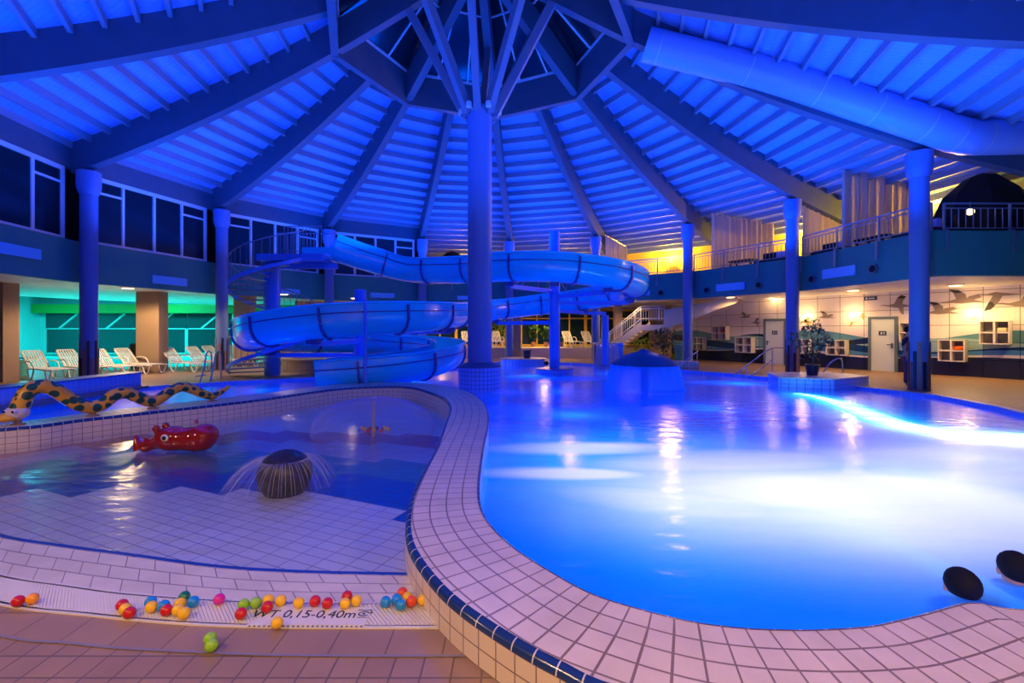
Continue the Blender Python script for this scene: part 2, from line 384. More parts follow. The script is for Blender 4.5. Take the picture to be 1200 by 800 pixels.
Ks = resample(smooth_curve(K, 10), .06); Qs = resample(smooth_curve(Q, 10), .06)
def nrm(c, i):
    d = (c[min(i+1, len(c)-1)]-c[max(i-1, 0)]).normalized(); return Vector((-d.y, d.x, 0))
ik = min(range(len(Ks)), key=lambda i: (Ks[i]-gp(540, 713, ZC)).length); OUTS = 1 if nrm(Ks, ik).dot(gp(700, 695, ZC)-Ks[ik]) < 0 else -1
Kin = [p-nrm(Ks, i)*OUTS*.045 for i, p in enumerate(Ks)]
# paddling pool near edge lines (z = 0)
blue_px = [(0,630),(75,642),(150,652),(250,665.5),(350,672),(480,675)]
g1_px = [(0,674),(75,686),(150,696),(275,704.5),(400,707),(502,707)]
g2_px = [(0,710),(100,722.5),(200,732),(300,736.5),(420,737.5),(528,737.5)]
dl_px = [(0,747),(75,755),(150,762),(300,769),(420,770.5),(570,770.5)]
def near_line(pxs, ext):
    P = [gp(x, y) for x, y in pxs]; P = [Vector((P[0].x-3.2, P[0].y+ext, 0)), Vector((P[0].x-1.2, P[0].y+ext*.33, 0))]+P+[P[-1]+Vector((.35, 0, 0))]
    return smooth_curve(P, 10)
BL = near_line(blue_px, 1.3); G1 = near_line(g1_px, 1.2); G2 = near_line(g2_px, 1.1); DL = near_line(dl_px, 1.0)
# kids basin outline: K from left to where the blue line meets it, then blue line back
k_end = min(range(len(Ks)), key=lambda i: (Ks[i].xy-gp(480, 675).xy).length)
kend_p = gp(480, 675)
KB = [p for p in Ks[:k_end+1] if p.x > -9.4]
BLs = [p for p in BL if p.x < kend_p.x-.02 and p.x > -9.4]
basin_kids = [(p.x, p.y) for p in KB]+[(kend_p.x, kend_p.y)]+[(p.x, p.y) for p in reversed(BLs)]
# main pool far edge, world x/y at deck level
far = [(9.5, 2.6), (12.5, 4.0), (12.5, 6.0), (10.9, 7.6), (10.2, 8.9), (10.7, 10.2), (11.0, 12.0), (10.4, 13.6), (10.0, 15.2), (9.2, 16.3), (8.6, 17.6), (7.6, 18.9), (5.4, 21.5), (3.0, 23.6), (.6, 25.0), (-1.3, 24.0),
       (-2.2, 20.6), (-4.2, 18.2), (-6.95, 16.5), (-9.3, 15.1), (-10.75, 13.9), (-10.9, 13.4), (-10.9, 6.6)]
Qpool = [p for p in Qs if p.x > -10.8]
basin_main = [(p.x, p.y) for p in Qpool]+far[1:]
deck_outer = [(-32, -4), (26, -4), (26, 36), (-32, 36)]
teal_pool = [(-30, 19.6), (-17.2, 19.6), (-13.2, 22.6), (-11.4, 24.4), (-11.4, 29.2), (-30, 29.2)]
floor = struct(fill([deck_outer, basin_kids, basin_main, teal_pool], 0, 'floor', M_decktile))
# drain joint, blue line, beach tiles
def line_strip(a, off, z, name, m, v=(0, 1)):
    P = resample(a, .05); Nn = []
    for i in range(len(P)):
        d = (P[min(i+1, len(P)-1)]-P[max(i-1, 0)]).normalized(); Nn.append(Vector((-d.y, d.x, 0)))
    return strip(name, [[p+Vector((0, 0, z)) for p in P], [p+n*off+Vector((0, 0, z)) for p, n in zip(P, Nn)]], m, list(v))
M_joint = mat('silicone_joint', (.22, .19, .20), .5)
M_bluel = mat('cobalt_line', (.01, .05, .30), .3)
struct(line_strip(DL, .018, .006, 'trim_2', M_joint))
def pair_rows(a, b, n=90):
    def samp(c):
        L = [0]
        for i in range(len(c)-1): L.append(L[-1]+(c[i+1]-c[i]).length)
        out = []; j = 0
        for k in range(n):
            t = L[-1]*k/(n-1)
            while j < len(L)-2 and L[j+1] < t: j += 1
            f = (t-L[j])/max(1e-9, L[j+1]-L[j]); out.append(c[j]+(c[j+1]-c[j])*f)
        return out
    return samp(a), samp(b)
a, b = pair_rows(BL, G1); up = Vector((0, 0, .004))
struct(strip('trim_3', [[p+up for p in a], [p+up for p in b]], M_beach, [0, .375]))
a, b = pair_rows(G2, DL)
struct(strip('trim_1', [[p+Vector((0, 0, .003)) for p in a], [p+Vector((0, 0, .003)) for p in b]], M_decktile2, [0, .3]))
struct(line_strip(BL, .035, .008, 'trim_4', M_bluel))
# platform (coping) around the paddling pool and the near pool edge
def ray_hit(q, n, lim):
    best = lim
    for a, b in zip(Kin, Kin[1:]):
        dx, dy = b.x-a.x, b.y-a.y; den = n.x*dy-n.y*dx
        if abs(den) < 1e-9: continue
        t = ((a.x-q.x)*dy-(a.y-q.y)*dx)/den; u = ((a.x-q.x)*n.y-(a.y-q.y)*n.x)/den
        if 0 < t < best and -.01 <= u <= 1.01: best = t
    return best
inner = []
for i, q in enumerate(Qs):
    d = (Qs[min(i+8, len(Qs)-1)]-Qs[max(i-8, 0)]).normalized(); n = Vector((d.y, -d.x, 0))
    inner.append(q+n*ray_hit(q, n, .70))
ws = [(p-q).length for p, q in zip(inner, Qs)]
rowsQ = [[p+Vector((0, 0, .003)) for p in Qs], [p+Vector((0, 0, .003)) for p in inner]]
plat = [(p.x, p.y) for p in Kin]+[(1.6, 1.0), (9.5, 1.0)]+[(p.x, p.y) for p in reversed(Qs)]
top = struct(fill([plat], ZC, 'floor_coping', M_cope2)); top.name = 'trim_5'
usQ = [0]
for k in range(len(Qs)-1): usQ.append(usQ[-1]+((Qs[k+1]-Qs[k]).length+(inner[k+1]-inner[k]).length)/2)
ipk = min(range(len(Qs)), key=lambda i: (Qs[i]-gp(1140, 707, ZC)).length); sh = .0675-usQ[ipk]; usQ = [u+sh for u in usQ]
band = struct(strip('trim_6', rowsQ, M_cope, [[0]*len(Qs), ws], us=usQ))
# bullnose along the paddling side: rounded navy tile, then two rows of wall tile
def nrm(c, i):
    d = (c[min(i+1, len(c)-1)]-c[max(i-1, 0)]).normalized(); return Vector((-d.y, d.x, 0))
def rounded(c, sgn, mat_, name, r=.028):
    rows = []
    for t in range(6):
        a = t/5*PI/2
        rows.append([c[i]+nrm(c, i)*sgn*r*math.sin(a)+Vector((0, 0, .004-r+r*math.cos(a))) for i in range(len(c))])
    return struct(strip(name, rows, mat_, [0, .1, .2, .3, .4, .5], None, None, True))
rounded(Kin, OUTS, M_navy, 'trim_7', .045)
a = [p+Vector((0, 0, -.04)) for i, p in enumerate(Ks)]; b = [Vector((p.x, p.y, -.16)) for p in a]
us = [0]
for k in range(len(a)-1): us.append(us[-1]+(a[k+1]-a[k]).length)
struct(strip('trim_8', [a, b], M_copeside, [.1, -.27], None, us))
rounded(Qs, -OUTS, M_navy, 'trim_9', .022)
a = [p+nrm(Qs, i)*-OUTS*.021+Vector((0, 0, -.015)) for i, p in enumerate(Qs)]; b = [Vector((p.x, p.y, -1.4)) for p in Qs]
M_poolwall = tile('pool_wall_tile', (.35, .50, .85), (.4, .55, .9), (.6, .7, .9), .15, .15, .008, .3, coord='UV', vary=False)
us = [0]
for k in range(len(a)-1): us.append(us[-1]+(a[k+1]-a[k]).length)
struct(strip('trim_10', [a, b], M_poolwall, [0, 1.4], None, us))
# paddling pool floor with stepped colour bands
def band_mat():
    m = bpy.data.materials.new('paddling_floor_tile'); m.use_nodes = True; nt = m.node_tree; b = nt.nodes['Principled BSDF']; b.inputs['Roughness'].default_value = .3
    tc = nt.nodes.new('ShaderNodeTexCoord'); g = nt.nodes.new('ShaderNodeNewGeometry')
    mp = nt.nodes.new('ShaderNodeMapping'); mp.inputs['Rotation'].default_value = (0, 0, .42)
    nt.links.new(g.outputs['Position'], mp.inputs[0])
    of = nt.nodes.new('ShaderNodeVectorMath'); of.operation = 'ADD'; of.inputs[1].default_value = (.36, .12, 0)
    sn = nt.nodes.new('ShaderNodeVectorMath'); sn.operation = 'SNAP'; sn.inputs[1].default_value = (.72, .24, 1); nt.links.new(mp.outputs[0], sn.inputs[0])
    # rotate back and measure distance to the arc centre
    mb = nt.nodes.new('ShaderNodeMapping'); mb.inputs['Rotation'].default_value = (0, 0, -.42); nt.links.new(sn.outputs[0], of.inputs[0]); nt.links.new(of.outputs[0], mb.inputs[0])
    sb = nt.nodes.new('ShaderNodeVectorMath'); sb.operation = 'SUBTRACT'; sb.inputs[1].default_value = (-3.9, -.12, 0); nt.links.new(mb.outputs[0], sb.inputs[0])
    fl = nt.nodes.new('ShaderNodeVectorMath'); fl.operation = 'MULTIPLY'; fl.inputs[1].default_value = (1, 1, 0); nt.links.new(sb.outputs[0], fl.inputs[0])
    ln = nt.nodes.new('ShaderNodeVectorMath'); ln.operation = 'LENGTH'; nt.links.new(fl.outputs[0], ln.inputs[0])
    mr = nt.nodes.new('ShaderNodeMapRange'); mr.inputs[1].default_value = 0; mr.inputs[2].default_value = 10; nt.links.new(ln.outputs['Value'], mr.inputs[0])
    cr = nt.nodes.new('ShaderNodeValToRGB'); cr.color_ramp.interpolation = 'CONSTANT'; e = cr.color_ramp.elements
    cols = [(0, (.60, .58, .48)), (5.5, (.012, .06, .26)), (6.17, (.05, .20, .20)), (6.95, (.36, .34, .34)), (7.7, (.36, .03, .035)), (8.4, (.60, .58, .48))]
    e[0].position = 0; e[0].color = (*cols[0][1], 1); e[1].position = cols[1][0]/10; e[1].color = (*cols[1][1], 1)
    for p, c in cols[2:]:
        q = e.new(p/10); q.color = (*c, 1)
    nt.links.new(mr.outputs[0], cr.inputs[0])
    br = nt.nodes.new('ShaderNodeTexBrick'); br.offset = 0; br.inputs['Scale'].default_value = 1; br.inputs['Brick Width'].default_value = .24; br.inputs['Row Height'].default_value = .12
    br.inputs['Mortar Size'].default_value = .006; br.inputs['Color1'].default_value = (1, 1, 1, 1); br.inputs['Color2'].default_value = (.93, .93, .93, 1); br.inputs['Mortar'].default_value = (.45, .45, .5, 1)
    nt.links.new(mp.outputs[0], br.inputs['Vector'])
    mx = nt.nodes.new('ShaderNodeMix'); mx.data_type = 'RGBA'; mx.blend_type = 'MULTIPLY'; mx.inputs[0].default_value = 1
    nt.links.new(cr.outputs[0], mx.inputs[6]); nt.links.new(br.outputs['Color'], mx.inputs[7]); nt.links.new(mx.outputs[2], b.inputs['Base Color'])
    return m
M_band = band_mat()
struct(fill([basin_kids], -.14, 'floor_paddling', M_band)).name = 'floor_2'
wl = [Vector((x, y, 0)) for x, y in [(kend_p.x, kend_p.y)]+[(p.x, p.y) for p in reversed(BLs)]]
struct(wall_strip(wl, -.14, 0, 'trim_11', M_wtile))
kw = fill([basin_kids], ZK, 'paddling_water', M_kwater)
tag(kw, 'shallow calm water of the paddling pool over coloured tile bands', 'water', kind='stuff')
# main basin
struct(fill([basin_main], -1.35, 'basin', M_basin)).name = 'floor_3'
fw = [Vector((x, y, 0)) for x, y in [(Qpool[-1].x, Qpool[-1].y)]+far[1:]]
struct(wall_strip(fw, -1.4, 0, 'trim_12', M_btile))
pw = fill([basin_main], ZW, 'pool_water', M_water)
tag(pw, 'blue-lit water of the large leisure pool whitened by rising bubbles', 'water', kind='stuff')
# light strip edge of far deck
M_edge = mat('pool_edge_tile', (.50, .46, .50), .35)
struct(line_strip([Vector((x, y, 0)) for x, y in far[1:]], -.18, .004, 'trim_13', M_edge))
# raised tiled wall on the left of the pool
m = MB(); m.prism([(-11.4, 6.0), (-10.9, 6.0), (-10.75, 13.35), (-11.3, 13.5)], -1.3, .44); m.build('trim_14', M_btile)['kind'] = 'structure'
m = MB(); m.prism([(-11.45, 6.0), (-10.86, 6.0), (-10.71, 13.4), (-11.35, 13.55)], .44, .47); m.build('trim_15', mat('wall_cap', (.05, .10, .3), .4))['kind'] = 'structure'
m = MB(); m.prism([(-10.9, 6.0), (-10.5, 6.0), (-10.4, 13.2), (-10.8, 13.35)], .02, .1); m.build('trim_16', M_copeside)['kind'] = 'structure'
# turquoise pool behind the left pillars
M_tealfloor = mat('turquoise_basin', (.2, .8, .75), .5)
struct(fill([teal_pool], -1.2, 'tf', M_tealfloor)).name = 'floor_4'
struct(wall_strip([Vector((x, y, 0)) for x, y in teal_pool], -1.2, 0, 'trim_17', M_tealfloor, closed=True))
M_tw = water_mat('turquoise_water', False, (.5, 1, .95), .1, .5, base=.3, basecol=(.2, 1, .9))
tag(fill([teal_pool], -.06, 'turquoise_water', M_tw), 'turquoise-lit water of the swimming pool behind the left pillars', 'water', kind='stuff')
# paddling pool grate with separate bars
g1r, g2r = pair_rows(G1, G2, 270)
m = MB()
for i in range(0, 270, 1):
    a, b = g1r[i], g2r[i]
    if a.x < -6.5: continue
    d = (b-a).normalized(); 
    m.bar(a+d*.02+Vector((0, 0, .006)), b-d*.02+Vector((0, 0, .006)), .0145, .012)
gr = m.build('overflow_grate', mat('grate_plastic', (.72, .66, .54), .45), None, origin=(-2, 3, 0))
tag(gr, 'long curved white slotted overflow grate along the paddling pool beach', 'grate')
m = MB()
for c, s in ((G1, 1), (G2, -1)):
    m = MB(); P = [p for p in resample(c, .1) if p.x > -6.5]
    for p, q in zip(P, P[1:]): m.bar(p+Vector((0, -.012*s, .005)), q+Vector((0, -.012*s, .005)), .024, .014)
    m.build('rim', mat('grate_rim', (.72, .66, .60), .4), gr)
a, b = g1r, g2r
sg = strip('channel', [[p+Vector((0, 0, .0035)) for p in a], [p+Vector((0, 0, .0035)) for p in b]], mat('drain_dark', (.10, .07, .05), .8), [0, 1])
sg.parent = gr; sg.location = sg.location-gr.location
# depth sign on the grate
def text(body, size, loc, rot, m_, name, parent=None, ext=.0006, align='CENTER', shear=0, sx=1):
    c = bpy.data.curves.new(name, 'FONT'); c.body = body; c.size = size; c.extrude = ext; c.align_x = align; c.align_y = 'CENTER'; c.shear = shear
    t = bpy.data.objects.new(name, c); COL.objects.link(t)
    dg = bpy.context.evaluated_depsgraph_get(); me = bpy.data.meshes.new_from_object(t.evaluated_get(dg)); bpy.data.objects.remove(t)
    o = bpy.data.objects.new(name, me); COL.objects.link(o); me.materials.clear(); me.materials.append(m_)
    o.location = Vector(loc)-(parent.location if parent else Vector()); o.rotation_euler = rot; o.scale = (sx, 1, 1)
    if parent: o.parent = parent
    return o
pA, pB, pC_, pD = gp(291, 735), gp(427, 735.5), gp(436, 714), gp(322, 711)
m = MB(); m.prism([(p.x, p.y) for p in (pA, pB, pC_, pD)], .012, .016)
sgn = m.build('depth_sign', mat('sign_white', (.68, .64, .56), .4)); tag(sgn, 'white plate with the water depth in black letters set into the grate', 'sign')
c0 = (pA+pB+pC_+pD)/4
ang = -0.012
text('WT 0,15-0,40m', .098, (c0.x-.065, c0.y+.005, .0168), (0, 0, ang), M_ink, 'lettering', sgn, shear=0, sx=.98)
m = MB(); pc = c0+Vector((.285, .01, 0))
for k in range(14):
    a0 = 2*PI*k/14+.3; a1 = 2*PI*(k+1)/14+.3
    if k > 11: continue
    m.bar(pc+Vector((.03*math.cos(a0), .02*math.sin(a0), .0172)), pc+Vector((.03*math.cos(a1), .02*math.sin(a1), .0172)), .007, .001)
m.box(pc+Vector((0, .034, .0172)), (.09, .006, .001)); m.box(pc+Vector((0, -.034, .0172)), (.06, .004, .001)); m.box(pc+Vector((.0, .0, .0172)), (.016, .012, .001)); m.box(pc+Vector((.042, .012, .0172)), (.012, .012, .001))
m.build('pictogram', M_ink, sgn)
m = MB()
for k in range(24): m.box(pA.lerp(pB, (k+.5)/24)+Vector((0, -.013, .0165)), (.009, .009, .002))
m.build('slot', M_ink, sgn)
# ================================================================== SETTING: roof
RB = 12.62
def zb(r):
    t = max(RB-r, -9)
    return 6.69+.307*t+.0127*t*t if t > 0 else 6.69+.27*t
def zt(r): return zb(r)+.95
angs = [A0+22.5*k for k in range(16)]     # even index: main beam
ceiling = bpy.data.objects.new('ceiling', None); COL.objects.link(ceiling); ceiling['kind'] = 'structure'
def rout(deg):      # roof overhang behind the column ring
    d = (deg+180) % 360-180
    return 19.5 if -25 < d < 150 else 13.4
def beam(deg, r0, r1, w=.26, dep=.95):
    d = pol(1, deg)-pol(0, deg); s = Vector((d.y, -d.x, 0)); m = MB(); n = 14; rings = []
    for k in range(n+1):
        r = r0+(r1-r0)*k/n; p = pol(r, deg); z0 = zb(r); z1 = z0+dep-.002
        rings.append([p+s*w/2+Vector((0, 0, z0)), p-s*w/2+Vector((0, 0, z0)), p-s*w/2+Vector((0, 0, z1)), p+s*w/2+Vector((0, 0, z1))])
    m.loft(rings); return m
RR = 4.44; RM = RR*math.cos(math.radians(22.5))
for k, deg in enumerate(angs):
    dd = (deg+180) % 360-180
    r1 = 16.2 if -25 < dd < 150 else 12.9
    o = beam(deg, .35 if k % 2 == 0 else RM+.05, r1).build('roof_beam', M_glulam, ceiling)
for k in range(16):       # roof skin bays with their purlins
    d0, d1 = angs[k], angs[k]+22.5
    mid = (d0+d1)/2; ro = rout(mid); m = MB()
    n = 12; rs = [RR-.1+(ro-RR+.1)*j/n for j in range(n+1)]
    rings = []
    for r in rs: rings.append([pol(r, d0, zt(r)), pol(r, d1, zt(r)), pol(r, d1, zt(r)+.12), pol(r, d0, zt(r)+.12)])
    m.loft(rings); bay = m.build('roof_panel', M_board, ceiling)
    r = 5.2
    while r < ro-.3:
        pm = MB(); a = pol(r, d0+.3, zt(r)-.1); b = pol(r, d1-.3, zt(r)-.1)
        pm.bar(a, b, .10, .20); o = pm.build('purlin', M_purlin, bay); r += .64
# ring beam, octagon
for k in range(0, 16, 2):
    m = MB(); a = pol(RR, angs[k], zb(RR)+.62-.05); b = pol(RR, angs[k]+45, zb(RR)+.62-.05)
    m.bar(a, b, .22, 1.25); m.build('ring_beam', M_glulam, ceiling)
# skylight lantern: glass pyramid over the ring
def zl(r): return 11.25+(RR-r)*.62
for k in range(0, 16, 2):
    m = MB(); a, b = pol(RR-.1, angs[k], zl(RR)), pol(RR-.1, angs[k]+45, zl(RR)); t = pol(.2, angs[k], zl(.2)+.0); t2 = pol(.2, angs[k]+45, zl(.2))
    e = Vector((0, 0, .03)); m.add([a, b, t2, t, a+e, b+e, t2+e, t+e], [(0, 1, 2, 3), (7, 6, 5, 4), (0, 4, 5, 1), (1, 5, 6, 2), (2, 6, 7, 3), (3, 7, 4, 0)])
    g = m.build('skylight_pane', M_glassd, ceiling)
    f = MB()
    for u in (.33, .67):
        f.bar(a.lerp(b, u)-e*2, t.lerp(t2, u)-e*2, .05, .06)
    f.bar(a.lerp(t, .5)-e*2, b.lerp(t2, .5)-e*2, .05, .05); f.bar(a-e*3, b-e*3, .07, .1)
    f.build('glazing_bar', M_frame, g)
# struts from the hub to the main beams
hubp = pol(0, 0, 8.2)
M_cap = M_col
for k in range(0, 16, 2):
    d = angs[k]; a = pol(.42, d, 8.05); b = pol(2.15, d, zb(2.15)+.02)
    m = MB(); m.bar(a, b, .20, .24); s = m.build('roof_strut', M_purlin, ceiling)
# ================================================================== SETTING: columns
def column(deg, label, stripes=False, r=R, rad=.225):
    p = pol(r, deg); t = thing('column', label, 'column', p)
    m = MB(); m.lathe([(rad, 0), (rad, 6.2)], p, 28); m.build('shaft', M_col, t, True)
    m = MB(); m.lathe([(rad+.02, 5.95), (rad+.07, 6.1), (rad+.085, 6.2), (rad+.085, 6.66), (rad+.02, 6.69)], p, 28); m.build('capital', M_col, t, True)
    m = MB(); m.lathe([(rad+.03, 0), (rad+.03, .05)], p, 28); m.build('plinth', M_copeside, t, True)
    if stripes:
        for k in range(14):
            a = 2*PI*k/14; h = 1.35 if k % 3 == 0 else (.8 if k % 3 == 1 else 1.1)
            m = MB(); m.box(p+Vector(((rad+.004)*math.cos(a), (rad+.004)*math.sin(a), h/2)), (.03, .075, h), a); m.build('mosaic_strip', M_mos[k % 2], t)
    return t
M_mos = [mat('mosaic_dark', (.02, .025, .05), .3), mat('mosaic_brown', (.30, .14, .10), .35)]
names = {0: 'column at the end of the blue tiled bench wall, left loungers around it', 1: 'column with mosaic strips left of the spiral stair', 2: 'column behind the upper platform of the slide',
         3: 'column behind the upper flume, left of the thick central column', 4: 'column standing behind the small round tiled island', 5: 'column beside the stone water cascade', 6: 'column in front of the long staircase',
         7: 'column behind the planter with the potted fig', 8: 'nearest right column with mosaic strips, a person behind it'}
for k, deg in enumerate(angs):
    if k in names: column(deg, 'blue-lit round '+names[k], k in (0, 1, 7, 8))
    elif k in (15, 9): column(deg, 'round column beyond the edge of the picture, %s side' % ('left' if k == 15 else 'right'))
# central column
t = thing('central_column', 'thick central column on a tiled round base, carrying the roof struts', 'column', (CX, CY, -1.35))
m = MB(); m.lathe([(.36, .7), (.36, 8.1), (.40, 8.15), (.40, 8.25)], (CX, CY, 0), 40); m.build('shaft', M_col, t, True)
def ltile(name, c1, c2, g, w, h, rad):   # tile for a round base
    m = tile(name, c1, c2, g, w, h, .008, .3, coord='UV', vary=False, bump=.1); return m
M_round = ltile('round_base_tile', (.16, .36, .80), (.20, .40, .82), (.05, .10, .32), .12, .12, 1)
def round_base(c, rad, z0, z1, name, parent=None, capm=None):
    pts = [Vector((c[0]+rad*math.cos(2*PI*k/48), c[1]+rad*math.sin(2*PI*k/48), 0)) for k in range(49)]
    o = wall_strip(pts, z0, z1, name, M_round)
    if parent: o.parent = parent; o.location = o.location-parent.location
    return o
round_base((CX, CY), .63, -1.35, .60, 'tiled_base', t)
m = MB(); m.lathe([(.64, .60), (.64, .62), (.40, .72), (.37, .74)], (CX, CY, 0), 40); m.build('base_cap', mat('dark_base_cap', (.08, .10, .22), .4), t, True)
for k in range(0, 16, 2):
    d = angs[k]+4; p = pol(.42, d, 8.12); m = MB(); m.box(p+Vector((0, 0, .06)), (.14, .05, .36), -math.radians(d)+PI/2); m.build('strut_bracket', M_purlin, t)
for k in range(6):
    a = 30+60*k; p = pol(.56, a, 8.16); m = MB(); m.lathe([(.04, -.08), (.085, -.05), (.085, .08), (.05, .12)], p, 14); sp = m.build('spotlight', M_white, t, True)
    m = MB(); m.bar(p+Vector((0, 0, .1)), pol(.38, a, 8.1), .03, .03); m.build('spotlight_arm', M_white, sp)
# ================================================================== SETTING: gallery ring
ZG0, ZG1 = 3.2, 4.5; RG = R+.42
def gv(k): return pol(RG, A0+22.5*k)
bays = list(range(-1, 8))+[]
tn = 20
soff = bpy.data.objects.new('ceiling_2', None); COL.objects.link(soff); soff['kind'] = 'structure'
def soffit_quad(pts):
    m = MB(); m.prism([(p[0], p[1]) for p in pts], ZG0+.02, ZG0+.12); m.build('soffit_panel', M_white, soff)
    m = MB(); m.prism([(p[0], p[1]) for p in pts], 4.12, 4.28); m.build('gallery_slab', M_white, soff)
for k in bays:
    a, b = gv(k), gv(k+1); m = MB(); mid = (a+b)/2
    d = (b-a).normalized(); nn = Vector((d.y, -d.x, 0))
    if (mid-Vector((CX, CY, 0))).dot(nn) < 0: nn = -nn
    m.prism([(a+0*nn)[:2], (b+0*nn)[:2], (b+nn*.2)[:2], (a+nn*.2)[:2]], ZG0, ZG1 if k < 3 else ZG1-.0)
    o = m.build('trim_%d' % tn, M_fascia); struct(o); tn += 1
    ro = 23 if k < 3 else 19.5
    if k >= 3: ro = 20.8
    soffit_quad([a+nn*.15, b+nn*.15, pol(ro, A0+22.5*(k+1)) if k != 7 else Vector((20.4, 13.1, 0)), pol(ro, A0+22.5*k)])
# right wing fascia, running to the right of the nearest right column
wing = gv(8)
m = MB(); m.prism([(wing.x-.05, wing.y-.1), (24, wing.y-.1), (24, wing.y+.1), (wing.x-.05, wing.y+.1)], ZG0, ZG1-.05); struct(m.build('trim_%d' % tn, M_fascia)); tn += 1
soffit_quad([(20.4, wing.y+.08), (24, wing.y+.08), (24, 20), (20.4, 20)])
soffit_quad([(12.4, wing.y+.08), (20.4, wing.y+.08), (20.4, 13.2), (12.4, 13.2)])
# near gallery over the camera
for k in range(10, 15):
    a, b = gv(k), gv(k+1); m = MB(); d = (b-a).normalized(); nn = ((a+b)/2-Vector((CX, CY, 0))).normalized()
    m.prism([a[:2], b[:2], (b+nn*.2)[:2], (a+nn*.2)[:2]], ZG0, ZG1); struct(m.build('trim_%d' % tn, M_fascia)); tn += 1
    soffit_quad([a+nn*.15, b+nn*.15, pol(19, A0+22.5*(k+1)), pol(19, A0+22.5*k)])
# ================================================================== SETTING: upper windows, outer walls
wn = 1
M_night = mat('night_room', (.02, .05, .06), .8)
for k in (-1, 0, 1, 2):
    a, b = pol(RG+.12, A0+22.5*k), pol(RG+.12, A0+22.5*(k+1)); d = (b-a).normalized(); L = (b-a).length
    w = thing('window_%d' % wn, '', '', a+Vector((0, 0, 4.5))); del w['label']; del w['category']; struct(w); wn += 1
    z0, z1 = 4.5, 6.72
    e0, e1 = .38, L-.38
    f = MB(); f.bar(a+d*e0+Vector((0, 0, z0+.04)), a+d*e1+Vector((0, 0, z0+.04)), .12, .09); f.bar(a+d*e0+Vector((0, 0, z1-.06)), a+d*e1+Vector((0, 0, z1-.06)), .12, .13)
    xs = [e0+(e1-e0)*q for q in (0.012, .25, .5, .75, .988)]
    for i, x in enumerate(xs): f.bar(a+d*x+Vector((0, 0, z0)), a+d*x+Vector((0, 0, z1)), .12 if i in (0, 4) else .09, .1)
    for i in (0, 3): f.bar(a+d*xs[i]+Vector((0, 0, z1-.5)), a+d*xs[i+1]+Vector((0, 0, z1-.5)), .08, .07)
    f.build('window_frame', M_frame, w)
    for i in range(4):
        g = MB(); g.bar(a+d*(xs[i]+.04)+Vector((0, 0, (z0+z1)/2)), a+d*(xs[i+1]-.04)+Vector((0, 0, (z0+z1)/2)), .012, z1-z0-.12); g.build('pane', M_glassd, w)
    h = MB(); h.bar(a+Vector((0, 0, 7.2)), b+Vector((0, 0, 7.2)), .18, .93); struct(h.build('trim_%d' % tn, M_glulam)); tn += 1
# outer ochre wall of the open gallery
pts = [pol(17.0, a) for a in range(-19, 74, 5)]+[Vector((18.2, 18.4, 0)), Vector((22, 16.5, 0)), Vector((23.9, 13, 0))]
struct(wall_strip(pts, 4.25, 7.2, 'wall_gallery', M_ochre))
a, b = pol(RG, -19), pol(17, -19); struct(wall_strip([a, b], 4.25, 7.7, 'wall_partition', M_ochre))
